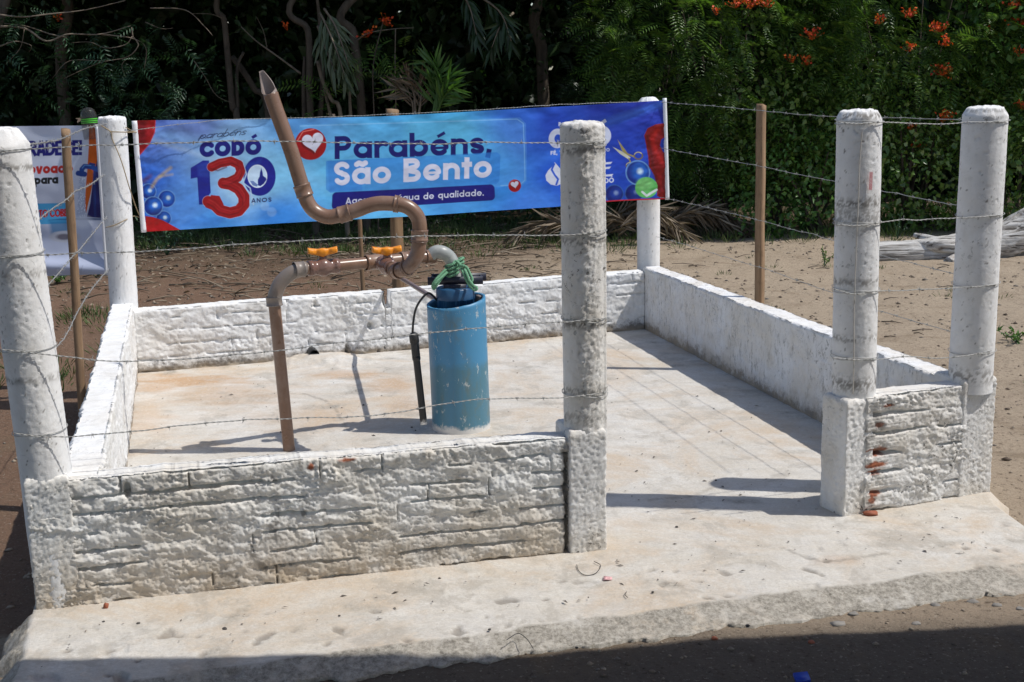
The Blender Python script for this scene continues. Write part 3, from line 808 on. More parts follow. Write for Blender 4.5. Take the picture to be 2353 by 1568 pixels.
# riser from the well, pale grey elbow
e0 = atY(1046, 641, hy); e1 = atY(1041, 606, hy)
pipe('riser', [e0 - (0, 0, .06), e0, e1 - (0.0, 0, .0)], .030, MAT['pvc_pale'])
pipe('elbow', [e1 - (0, 0, .012), e1, atY(1031, 590, hy), atY(1017, 581, 6.13), atY(1002, 580, 6.13), h0 + (h0 - hL) * .005], .0335, MAT['pvc_pale'])
pipe('horizontal_pipe', [h0, hz_(.33), hz_(.66), hL], RP, MAT['pvc'])
for t_, w_, r_ in ((.0, .05, .0345),):
    collar(hz_(t_), hL - h0, r_, w_)
# left elbow and riser to the floor
q = [hL - (hL - h0) * .02, hL, atY(668, 629, 5.80), atY(645, 650, 5.79), atY(633, 676, 5.785), atY(630, 700, 5.785)]
pipe('elbow', q, .0335, MAT['pvc_grey'])
rb_ = atY(667, 1058, 5.785); rt_ = atY(630, 695, 5.785)
pipe('riser', [rt_, (rt_ + rb_) / 2, rb_], RP, MAT['pvc'])
collar(atY(630, 692, 5.785), rb_ - rt_, .0375, .045, mat=MAT['pvc_grey'])
collar(hL + (hL - h0) * .02, hL - h0, .0365, .05, mat=MAT['pvc_grey'])
# valve on the run
def valve(c, d, hd, label=None):
    d = np.asarray(d, float) / np.linalg.norm(d)
    up = np.array([0, 0, 1.]); up = up - d * (up @ d); up /= np.linalg.norm(up); sd = np.cross(d, up)
    s_ = np.array([-.075, -.074, -.052, -.05, -.03, -.015, 0, .015, .03, .05, .052, .074, .075])
    r_ = np.array([.030, .036, .036, .033, .034, .041, .0435, .041, .034, .033, .036, .036, .030])
    k = 28; a_ = np.linspace(0, 2 * np.pi, k, endpoint=False)
    V = (c + d * s_[:, None])[:, None] + r_[:, None, None] * (np.cos(a_)[None, :, None] * up + np.sin(a_)[None, :, None] * sd)
    mb = MB(); mb.add(V.reshape(-1, 3), gridF(len(s_), k, True)[:, ::-1])
    mb.add(*tube(np.array([c + up * .03, c + up * .057]), .0175, 16))
    vb = mb.build('valve', MAT['pvc_valve'], pw)
    # lever: flat butterfly with raised hub
    hd = np.asarray(hd, float); hd = hd - up * (hd @ up); hd /= np.linalg.norm(hd); hs = np.cross(up, hd)
    zt = c + up * .074
    n_ = 33; x_ = np.linspace(-1, 1, n_)
    half = .024 + .004 * np.abs(x_) - .010 * np.exp(-((np.abs(x_) - .42) / .16) ** 2); half[[0, -1]] *= .8
    top_ = .011 + .009 * np.abs(x_) ** 1.6 + .004 * np.exp(-(x_ / .2) ** 2); bot_ = -.027 + .020 * np.abs(x_) ** .8
    ring = []
    ka = 14; aa = np.linspace(0, 2 * np.pi, ka, endpoint=False)
    for i in range(n_):
        cy = np.sign(np.cos(aa)) * np.abs(np.cos(aa)) ** .5 * half[i]; czz = np.sign(np.sin(aa)) * np.abs(np.sin(aa)) ** .5
        hh = np.where(czz > 0, czz * top_[i], -czz * bot_[i])
        ring.append(zt + hd * x_[i] * .068 + hs * cy[:, None] + up * hh[:, None])
    V = np.concatenate(ring); V = np.vstack([V, ring[0].mean(0), ring[-1].mean(0)])
    F = gridF(n_, ka, True); j = np.arange(ka); lo = (n_ - 1) * ka
    c1 = np.stack([(j + 1) % ka, j, np.full(ka, len(V) - 2)], -1); c2 = np.stack([lo + j, lo + (j + 1) % ka, np.full(ka, len(V) - 1)], -1)
    mb = MB(); mb.add(V, F, c1, c2)
    mb.add(*tube(np.array([c + up * .05, c + up * .066, c + up * .088]), np.array([.016, .021, .017]), 18))
    ho = mb.build('handle', MAT['orange'], vb)
    return vb
MAT['pvc_valve'] = mat_plain('valve_pvc', (.175, .092, .070), .22, dirt=((.30, .22, .19), .3), scale=20)
v1 = atY(742, 613, 5.87)
v1 = hz_(np.clip(((v1 - h0) @ (hL - h0)) / ((hL - h0) @ (hL - h0)), 0, 1))
valve(v1, hL - h0, np.array((.97, .22, 0)))
tt = hz_(.415)
collar(tt, hL - h0, .0375, .13)
collar(hz_(.20), hL - h0, .0365, .05)
# branch towards the viewer with the second valve
bdir = np.array((.40, -.915, -.03)); bdir /= np.linalg.norm(bdir)
v2 = tt + bdir * .13
pipe('branch', [tt, tt + bdir * .12, tt + bdir * .24], RP, MAT['pvc'])
valve(v2, bdir, np.array((.97, .24, 0)))
# loop
YL = float((tt + bdir * .34)[1])
b0 = tt + bdir * .235
lp = [b0, tt + bdir * .275, atY(934, 617, YL + .01), atY(952, 598, YL), atY(961, 575, YL), atY(964, 545, YL), atY(964, 519, YL), atY(960, 500, YL),
      atY(948, 484, YL), atY(932, 474, YL), atY(913, 469.5, YL), atY(885, 467.5, YL), atY(863, 469, YL), atY(843, 474, YL), atY(822, 482.5, YL), atY(800, 489.5, YL),
      atY(780, 494.5, YL), atY(757, 498.5, YL), atY(738, 494, YL), atY(720, 483, YL), atY(708, 467, YL), atY(701, 450, YL), atY(690, 415, YL), atY(667, 342, YL),
      atY(634, 252, YL), atY(622, 216, YL)]
pipe('loop_pipe', lp[:16], RL, MAT['pvc'], 24, .006)
pipe('spout', lp[15:], RL, MAT['pvc'], 24, .006)
def colL(i, w, r=.0385, name='coupling'):
    collar(lp[i], lp[min(i + 1, len(lp) - 1)] - lp[i - 1], r, w, name)
colL(2, .012); colL(1, .045); collar(atY(963.5, 553, YL), lp[6] - lp[5], .0385, .012); collar(atY(964, 541, YL), lp[6] - lp[5], .0385, .050)
collar(atY(911, 469, YL), lp[11] - lp[9], .0395, .022); collar(atY(792, 491.5, YL), lp[16] - lp[14], .0385, .055)
collar(atY(697, 438, YL), lp[22] - lp[20], .0385, .055); 
# pale label on the bend
mb = MB(); cc = atY(955, 489, YL); ld = lp[8] - lp[7]; ld /= np.linalg.norm(ld)
nn = np.array((.62, -.62, .48)); nn -= ld * (nn @ ld); nn /= np.linalg.norm(nn)
mb.add(*box(cc + nn * .0265, ld * .014, np.cross(nn, ld) * .007, nn * .0016)); mb.build('label', MAT['rod'], pw, smooth=False)
# slit, pale-lined spout tip: half shell narrowing to the point
tipA, tipB = atY(622, 217, YL), atY(598, 163, YL)
ax_ = (tipB - tipA); Lt = np.linalg.norm(ax_); ax_ /= Lt
sd_ = np.array((ax_[2], 0, -ax_[0])); bk_ = np.array((0, 1., 0))
rows = []
n_ = 14
for sgn in (1, -1):
    for i in range(n_):
        t_ = i / (n_ - 1); R_ = RL * (1.02 if sgn > 0 else .9)
        half = math.pi * .98 - (math.pi * .98 - math.pi * .56) * min(1, t_ / .14)
        if t_ > .14: half = math.pi * .56 - (math.pi * .56 - .30) * ((t_ - .14) / .86) ** .75
        ang = np.linspace(-half, half, 21)
        ctr = tipA + ax_ * (t_ * Lt)
        flat = 1 - .45 * t_
        rows.append(ctr + R_ * (np.sin(ang)[:, None] * sd_ * (.95) + np.cos(ang)[:, None] * (sd_ * .0 + bk_ * flat)))
V = np.array(rows)
F1 = gridF(n_, 21); F2 = gridF(n_, 21, off=n_ * 21)[:, ::-1]
j = np.arange(20); lo = (n_ - 1) * 21; h = n_ * 21
F3 = np.stack([lo + j, lo + j + 1, h + lo + j + 1, h + lo + j], -1)
i = np.arange(n_ - 1)
F4 = np.stack([i * 21, (i + 1) * 21, h + (i + 1) * 21, h + i * 21], -1)[:, ::-1]; F5 = np.stack([i * 21 + 20, (i + 1) * 21 + 20, h + (i + 1) * 21 + 20, h + i * 21 + 20], -1)
MAT['pvc_in'] = mat_plain('pvc_inside', (.27, .215, .19), .5, var=.25)
mesh('spout_tip', V.reshape(-1, 3), np.vstack([F1, F2, F3, F4, F5]), MAT['pvc_in'], pw)

# ------------------------------------------------------------------ thin pipe from the casing to the notch in the back wall
tp0 = atY(1004, 690, 6.30); tp1 = atP(903, 628, bl_ + (0, .06), br_ + (0, .06))
P_ = cat([tp0 + (tp0 - tp1) * .06, tp0, (tp0 + tp1) / 2, tp1, tp1 + (tp1 - tp0) * .25], .02)
tag(mesh('thin_pipe', *(lambda q: (q[0], list(q[1:])))(tube(P_, .0135, 14)), mat_plain('mauve_pvc', (.23, .165, .15), .4)),
    'thin dusty pipe slanting from the casing to the notch in the back wall', 'pipe')
# pale pipe stub sticking out behind the casing rim
tag(mesh('pipe_stub', *(lambda q: (q[0], list(q[1:])))(tube(cat([atY(1100, 705, 6.19), atY(1103, 679, 6.19)], .006), .021, 18)), MAT['pvc_in']),
    'pale crumpled pipe end peeping out behind the casing rim', 'pipe')
# drain hole pipe at the foot of the back wall
dp = atP(718, 852, bl_, br_); dp = np.array((dp[0], dp[1], .045)); nb_ = np.array((eb[1], -eb[0], 0))
k = 24; a_ = np.linspace(0, 2 * np.pi, k, endpoint=False); ux = np.array((eb[0], eb[1], 0)); uz = np.array((0, 0, 1.))
rows = []
for off, r_ in ((.00, .030), (.105, .031), (.107, .028), (.102, .0255), (.0, .0245)):
    rows.append(dp + nb_ * off + r_ * (np.cos(a_)[:, None] * ux + np.sin(a_)[:, None] * uz))
V = np.concatenate(rows); V = np.vstack([V, rows[-1].mean(0)])
j = np.arange(k); lo = 4 * k
tag(mesh('drain_pipe', V, [gridF(5, k, True), np.stack([lo + j, lo + (j + 1) % k, np.full(k, len(V) - 1)], -1)], MAT['pipe_dark'] if 'pipe_dark' in MAT else MAT['black']),
    'small dark drain outlet at the foot of the back wall', 'drain')

# ------------------------------------------------------------------ cable, conduit, rope
cb = cat([(hx - .085, hy - .02, .645), atY(985, 674, 6.08), atY(966, 691, 6.06), atY(955, 712, 6.05), atY(950, 738, 6.05), atY(948, 764, 6.05)], .006)
tag(mesh('power_cable', *(lambda q: (q[0], list(q[1:])))(tube(cb, .0058, 10)), MAT['black']), 'black cable arching from the pump cap into the black conduit', 'cable')
cn0, cn1 = atY(950, 764, 6.05), atY(974, 975, 6.03)
Pc = cat([cn0, cn0 * .9 + cn1 * .1, cn0 * .75 + cn1 * .25, cn0 * .72 + cn1 * .28, cn0 * .5 + cn1 * .5, cn1], .006)
Lc = np.linalg.norm(Pc - Pc[0], axis=1) / np.linalg.norm(cn1 - cn0)
rc = np.where(Lc < .30, .0205, .0175); rc[:3] = (.010, .016, .0195)
cdo = empty('conduit', (cn1[0], cn1[1], 0)); tag(cdo, 'black conduit pipe standing on the slab beside the blue casing', 'conduit')
m, nt, b, o = newmat('conduit_black'); n = NB(nt); zz_ = n.math('ADD', n.sep(2), n.math('MULTIPLY', n.noise(28, 6, .75), .16))
setp(nt, b, n, n.mix(n.ramp(zz_, (.135, 1), (.155, 0)), n.mix(n.noise(20, 5), (.010, .010, .011), (.03, .028, .027)), (.62, .61, .58)), .45)
mesh('conduit_tube', *(lambda q: (q[0], list(q[1:])))(tube(Pc, rc, 18)), m, cdo)
cd = cn1 - cn0; cd /= np.linalg.norm(cd)
mesh('cable_gland', *(lambda q: (q[0], list(q[1:])))(tube(np.array([cn0 + cd * .005, cn0 + cd * .012, cn0 + cd * .05, cn0 + cd * .054]), np.array([.018, .0235, .0235, .02]), 18)), MAT['black'], cdo)
# rope
mb = MB()
cx_, cy_ = e1[0] + .004, hy
def rope(pts, r=.0066):
    P0 = cat(pts, .004); T_, N_, B_ = frames(P0)
    s_ = np.cumsum(np.r_[0, np.linalg.norm(np.diff(P0, axis=0), axis=1)])
    for ph_ in (0, 2.09, 4.19):
        a_ = s_ / .026 * 2 * np.pi + ph_
        mb.add(*tube(P0 + .52 * r * (np.cos(a_)[:, None] * N_ + np.sin(a_)[:, None] * B_), .62 * r, 7))
rng = np.random.RandomState(3)
zr = e1[2] + .0
pts = []
for i in range(0, 61):
    t_ = i / 60; a_ = -2.4 + t_ * 2 * np.pi * 3.25
    rr = .041 + .006 * math.sin(3 * a_ + 1) + .004 * rng.rand() * 0
    pts.append((cx_ + rr * math.cos(a_), cy_ + rr * math.sin(a_), zr + .012 - .058 * t_ + .020 * math.cos(a_ - .3)))
rope(pts)
rope([atY(1024, 620, 6.10), atY(1014, 630, 6.08), atY(1001, 644, 6.055), atY(994, 657, 6.05), atY(997, 664, 6.06), atY(1004, 655, 6.05), atY(1016, 638, 6.08), atY(1026, 626, 6.10)])
rope([atY(1028, 626, 6.10), atY(1012, 640, 6.06), atY(1000, 652, 6.04), atY(996, 660, 6.05)])
rope([atY(1054, 612, 6.10), atY(1064, 611, 6.08), atY(1073, 616, 6.08), atY(1080, 630, 6.07), atY(1085, 642, 6.06), atY(1083, 654, 6.05), atY(1094, 660, 6.03)])
rope([atY(1060, 618, 6.09), atY(1066, 630, 6.06), atY(1073, 646, 6.04), atY(1082, 660, 6.03), atY(1092, 667, 6.03), atY(1097, 662, 6.03)])
rope([atY(1066, 616, 6.09), atY(1072, 628, 6.05), atY(1078, 644, 6.035), atY(1088, 657, 6.03), atY(1096, 661, 6.03)])
rope([atY(1060, 612, 6.09), atY(1052, 603, 6.10), atY(1046, 601, 6.12), atY(1041, 607, 6.10)])
tag(mb.build('green_rope', MAT['rope']), 'pale green rope knotted round the grey pipe and hooked over the black clamp', 'rope')

# ------------------------------------------------------------------ barbed wire
def wire(label, pts, rings=(), seed=1, r=.00115, twist=.0014, barb=.115, step=.006, blen=.012):
    mb = MB(); rg = np.random.RandomState(seed)
    P0 = cat(pts, step)
    s_ = np.cumsum(np.r_[0, np.linalg.norm(np.diff(P0, axis=0), axis=1)])
    P0[:, 2] += .0025 * fbm(s_ * 6, seed, 0, 3) * 1.6; P0[:, 1] += .002 * fbm(s_ * 7, seed, 5, 2)
    T_, N_, B_ = frames(P0)
    for ph_ in (0, np.pi):
        a_ = s_ / .042 * 2 * np.pi + ph_
        mb.add(*tube(P0 + twist * (np.cos(a_)[:, None] * N_ + np.sin(a_)[:, None] * B_), r, 5))
    d_ = rg.rand() * barb
    while d_ < s_[-1]:
        i = min(int(np.searchsorted(s_, d_)), len(P0) - 2)
        c_, t_ = P0[i], T_[i]
        cw = np.linspace(0, 4 * np.pi, 13)
        n1, b1 = N_[i], B_[i]
        mb.add(*tube(c_ + (np.linspace(-.004, .004, 13))[:, None] * t_ + .0034 * (np.cos(cw)[:, None] * n1 + np.sin(cw)[:, None] * b1), r * .85, 4))
        for q_ in range(4):
            aa = rg.rand() * 6.28
            dr = np.cos(aa) * n1 + np.sin(aa) * b1 + (rg.rand() - .5) * .9 * t_
            dr /= np.linalg.norm(dr)
            mb.add(*tube(np.array([c_, c_ + dr * blen * (.7 + .6 * rg.rand())]), np.array([r * .9, r * .35]), 4))
        d_ += barb * (.85 + .3 * rg.rand())
    for (c_, rr, tilt) in rings:
        aa = np.linspace(0, 2 * np.pi, 60)
        R_ = np.stack([c_[0] + rr * np.cos(aa), c_[1] + rr * np.sin(aa), c_[2] + tilt * np.cos(aa) + .002 * np.sin(3 * aa)], -1)
        mb.add(*tube(R_, r * 1.2, 5, False))
    return tag(mb.build('barbed_wire', MAT['wire']), label, 'barbed wire', 'barbed wire strands round the enclosure')
def axisat(bot, top, z): return bot + (top - bot) * ((z - bot[2]) / (top[2] - bot[2]))
# front strands
pa, pb = (F0b + (0, -.088, 0)), (Mb + (0, -.084, 0))
fr_names = ['topmost front barbed wire crossing the banner lettering', 'second front barbed wire from the top, passing above the orange valves',
            'third front barbed wire from the top, crossing the blue casing', 'lowest front barbed wire, just above the low front wall']
fr_px = [[(-30, 352), (28, 347), (75, 343), (150, 337), (228, 333), (310, 333), (430, 327), (640, 325), (760, 328), (940, 331), (1120, 328), (1290, 329), (1386, 327)],
         [(-20, 594), (60, 588), (250, 580), (400, 574), (640, 556), (900, 545), (1100, 541), (1290, 541), (1388, 530)],
         [(0, 803), (60, 810), (128, 817), (250, 830), (360, 829), (560, 814), (650, 804), (900, 775), (1100, 754), (1290, 741), (1386, 732)],
         [(32, 996), (90, 1002), (180, 1003), (300, 992), (480, 972), (660, 962), (820, 958), (960, 940), (1100, 918), (1290, 914), (1390, 903)]]
for i, (lb, px) in enumerate(zip(fr_names, fr_px)):
    pts = [atP(u, v, pa, pb) for u, v in px]
    zM, zF = pts[-2][2], pts[1][2]
    wire(lb, pts, [(axisat(Mb, Mt, zM), .083, .004), (axisat(Mb, Mt, zM - .008), .083, -.006), (axisat(F0b, F0t, zF), .087, .004)], seed=i + 1)
# strands on the stub between the two right posts
pa, pb = S1b + (0, -.09, 0), S2b + (0, -.092, 0)
st_names = ['topmost barbed wire between the two thick right posts', 'second barbed wire between the two thick right posts, in front of the driftwood',
            'third barbed wire between the two thick right posts', 'lowest barbed wire between the two thick right posts, above the wall stub']
st_px = [[(1927, 281), (1975, 284), (2025, 281), (2120, 285), (2215, 283), (2313, 281)], [(1922, 516), (1971, 518), (2020, 512), (2070, 505), (2110, 507), (2160, 503), (2220, 501), (2299, 495)],
         [(1916, 665), (1964, 675), (2009, 671), (2060, 668), (2140, 665), (2220, 661), (2288, 656)], [(1913, 823), (1967, 829), (2020, 826), (2078, 820), (2150, 823), (2220, 818), (2279, 806)]]
for i, (lb, px) in enumerate(zip(st_names, st_px)):
    pts = [atP(u, v, pa, pb) for u, v in px]
    wire(lb, pts, [(axisat(S1b, S1t, pts[1][2]), .090, .004), (axisat(S1b, S1t, pts[1][2] + .006), .090, -.004), (axisat(S2b, S2t, pts[-2][2]), .092, .006)], seed=i + 11, barb=.13)
# right side strands
pa, pb = BRt + (.03, 0, 0), S2t + (.05, 0, 0)
rt_names = ['topmost barbed wire of the right side fence', 'second barbed wire of the right side fence, against the green hedge', 'third barbed wire of the right side fence, sagging towards the driftwood', 'lowest barbed wire of the right side fence, low over the sand']
rt_px = [[(1490, 232), (1532, 236), (1640, 244), (1743, 254), (1850, 264), (1930, 268), (2029, 270), (2120, 273), (2240, 276)], [(1490, 336), (1532, 343), (1640, 363), (1739, 381), (1840, 402), (1921, 418), (2025, 439), (2110, 455), (2235, 480)],
         [(1490, 450), (1536, 457), (1640, 481), (1739, 505), (1830, 530), (1884, 543), (2000, 580), (2100, 606), (2232, 640)], [(1490, 540), (1556, 557), (1660, 589), (1772, 623), (1860, 655), (1910, 672), (2014, 712), (2100, 738), (2230, 775)]]
for i, (lb, px) in enumerate(zip(rt_names, rt_px)):
    pts = [atP(u, v, pa, pb) for u, v in px]
    wire(lb, pts, [], seed=i + 21, step=.01, barb=.14, r=.00095, twist=.0011)
# left side strands
pa, pb = F0t + (.02, 0, 0), BLt + (-.02, 0, 0)
lf_names = ['topmost barbed wire of the left side fence', 'second barbed wire of the left side fence', 'third barbed wire of the left side fence', 'lowest barbed wire of the left side fence, over the red soil']
lf_px = [[(30, 345), (62, 334), (100, 328), (141, 320), (175, 304), (203, 294), (245, 285)], [(48, 545), (84, 510), (120, 480), (152, 460), (172, 441), (205, 426), (240, 402)],
         [(80, 690), (108, 660), (140, 622), (160, 598), (186, 570), (215, 535), (246, 498)], [(112, 812), (128, 800), (155, 765), (185, 705), (215, 660), (250, 618)]]
for i, (lb, px) in enumerate(zip(lf_names, lf_px)):
    pts = [atP(u, v, pa, pb) for u, v in px]
    wire(lb, pts, [], seed=i + 31, barb=.10)
# back strands, mostly hidden by the banner
pa, pb = BLb + (0, .0, 0), BRb + (0, .0, 0)
bk_names = ['topmost barbed wire of the back fence, along the upper edge of the banner']
bk_px = [[(285, 302), (500, 277), (700, 271), (900, 263), (1100, 253), (1300, 240), (1490, 234)]]
for i, (lb, px) in enumerate(zip(bk_names, bk_px)):
    pts = [atP(u, v, pa, pb) for u, v in px]
    wire(lb, pts, [], seed=i + 41, step=.015, barb=.14, r=.0011)
# twine round the back left post
mb = MB()
tw = lambda pts, r=.0032: mb.add(*tube(cat(pts, .01), r, 6))
yB = 7.60 - .088
tw([atY(228, 286, yB), atY(255, 304, yB), atY(258, 320, yB), atY(278, 368, yB), atY(300, 440, yB + .03), atY(318, 490, 7.7), atY(330, 503, 7.74)])
tw([atY(255, 303, yB), atY(285, 304, yB + .02), atY(316, 304, 7.72)])
tw([atY(289, 293, yB + .06), atY(303, 301, 7.66), atY(314, 305, 7.72)])
tw([atY(243, 523, yB), atY(265, 517, yB), atY(290, 505, yB + .03), atY(308, 497, 7.7), atY(326, 502, 7.74)], .003)
tag(mb.build('twine', MAT['twine']), 'brown twine lashing the banner rod to the back left post', 'twine')
# rusty tie along the gate post
mb = MB()
mb.add(*tube(cat([atY(1981, 300, 4.742), atY(1975, 380, 4.742), atY(1972, 470, 4.742), atY(1968, 560, 4.742), atY(1963, 700, 4.742), atY(1962, 820, 4.742), atY(1960, 905, 4.742)], .01), .0022, 6))
tag(mb.build('string', mat_plain('pale_string', (.50, .47, .42), .9, var=.3, scale=60)), 'pale string hanging down the front of the thick post beside the opening', 'string')
# red patterned sticker on the same post
cst = atY(1998, 416, 4.832 - .08); ang0 = math.atan2(cst[1] - 4.832, cst[0] - axisat(S1b, S1t, cst[2])[0])
axs = axisat(S1b, S1t, cst[2])
aa = np.linspace(ang0 - .07, ang0 + .07, 12); zz = np.linspace(-.034, .034, 40)
A_, Z_ = np.meshgrid(aa, zz, indexing='ij')
V = np.stack([axs[0] + .0925 * np.cos(A_), axs[1] + .0925 * np.sin(A_), cst[2] + Z_], -1)
pat = np.sin(np.hypot((A_ - ang0) * 400 % 4 - 2, (Z_ * 400) % 4 - 2) * 4) > .2
colr = np.where(pat[..., None], (.75, .6, .6), (.55, .04, .05))
tag(mesh('sticker', V.reshape(-1, 3), gridF(12, 40), MAT['print'], cols=colr.reshape(-1, 3)), 'small red and white patterned sticker on the thick post beside the opening', 'sticker')
# ------------------------------------------------------------------ printed banners (the print is drawn as colour on a fine mesh)
def lin(c):
    c = np.asarray(c, float) / 255.; return np.where(c <= .04045, c / 12.92, ((c + .055) / 1.055) ** 2.4)
class Art:
    """paints on points U,V (photo pixels of the flat print)"""
    def __init__(s, U, V): s.U, s.V = U, V; s.C = np.zeros(U.shape + (3,))
    def blend(s, a, col):
        a = np.clip(a, 0, 1)[..., None]; s.C = s.C * (1 - a) + np.asarray(col, float) * a
    def seg(s, a, b):
        a, b = np.array(a, float), np.array(b, float); d = b - a; L2 = d @ d + 1e-9
        t = np.clip(((s.U - a[0]) * d[0] + (s.V - a[1]) * d[1]) / L2, 0, 1)
        return np.hypot(s.U - a[0] - t * d[0], s.V - a[1] - t * d[1])
    def flat(s, a, b, w):
        a, b = np.array(a, float), np.array(b, float); d = b - a; L = np.hypot(*d) + 1e-9; d /= L
        x = (s.U - a[0]) * d[0] + (s.V - a[1]) * d[1]; y = -(s.U - a[0]) * d[1] + (s.V - a[1]) * d[0]
        return np.maximum(np.maximum(-x, x - L), np.abs(y) - w / 2)
    def line(s, pts, w, col, al=1, soft=.6):
        d = np.full(s.U.shape, 1e9)
        for a, b in zip(pts[:-1], pts[1:]): d = np.minimum(d, s.seg(a, b))
        s.blend(al * np.clip((w / 2 - d) / (2 * soft) + .5, 0, 1), col)
    def polyd(s, pts):
        P = np.array(pts, float); n = len(P); d = np.full(s.U.shape, 1e9); ins = np.zeros(s.U.shape, bool)
        for i in range(n):
            a, b = P[i], P[(i + 1) % n]; d = np.minimum(d, s.seg(a, b))
            c = ((a[1] > s.V) != (b[1] > s.V)) & (s.U < (b[0] - a[0]) * (s.V - a[1]) / (b[1] - a[1] + 1e-12) + a[0]); ins ^= c
        return np.where(ins, -d, d)
    def poly(s, pts, col, al=1, soft=.6, rnd=0):
        s.blend(al * np.clip((rnd - s.polyd(pts)) / (2 * soft) + .5, 0, 1), col)
    def ell(s, c, rx, ry, col, al=1, soft=.6):
        k = np.hypot((s.U - c[0]) / rx, (s.V - c[1]) / ry); s.blend(al * np.clip((1 - k) * min(rx, ry) / (2 * soft) + .5, 0, 1), col)
    def balloon(s, c, r, dark=(12, 40, 130), mid=(35, 105, 205), rimc=(120, 170, 230), hl=1.0):
        k = np.hypot(s.U - c[0], s.V - c[1]) / r; a = np.clip((1 - k) * r / 1.2 + .5, 0, 1)
        h = np.hypot(s.U - c[0] - .18 * r, s.V - c[1] + .12 * r) / r
        col = lin(dark) + (lin(mid) - lin(dark)) * sstep(1.0, .2, h)[..., None]
        col = col + (lin((215, 240, 255)) - col) * (hl * sstep(.38, .05, h))[..., None]
        col = col + (lin(rimc) - col) * (.75 * sstep(.84, .97, k))[..., None]
        a = a[..., None]; s.C = s.C * (1 - a) + col * a
    def heart(s, c, r, col, rot=.25):
        x = (s.U - c[0]) / r; y = -(s.V - c[1]) / r
        x, y = x * math.cos(rot) - y * math.sin(rot), x * math.sin(rot) + y * math.cos(rot)
        t = np.linspace(0, 2 * np.pi, 60)
        hx_, hy_ = .062 * 16 * np.sin(t) ** 3, .062 * (13 * np.cos(t) - 5 * np.cos(2 * t) - 2 * np.cos(3 * t) - np.cos(4 * t))
        cr, sr = math.cos(-rot), math.sin(-rot)
        px = hx_ * cr - hy_ * sr; py = hx_ * sr + hy_ * cr
        s.poly([(c[0] + r * a, c[1] - r * b) for a, b in zip(px, py)], col)
def arc(cx, cy, rx, ry, a0, a1, n=16):
    a = np.radians(np.linspace(a0, a1, n)); return [(cx + rx * math.cos(q), cy + ry * math.sin(q)) for q in a]
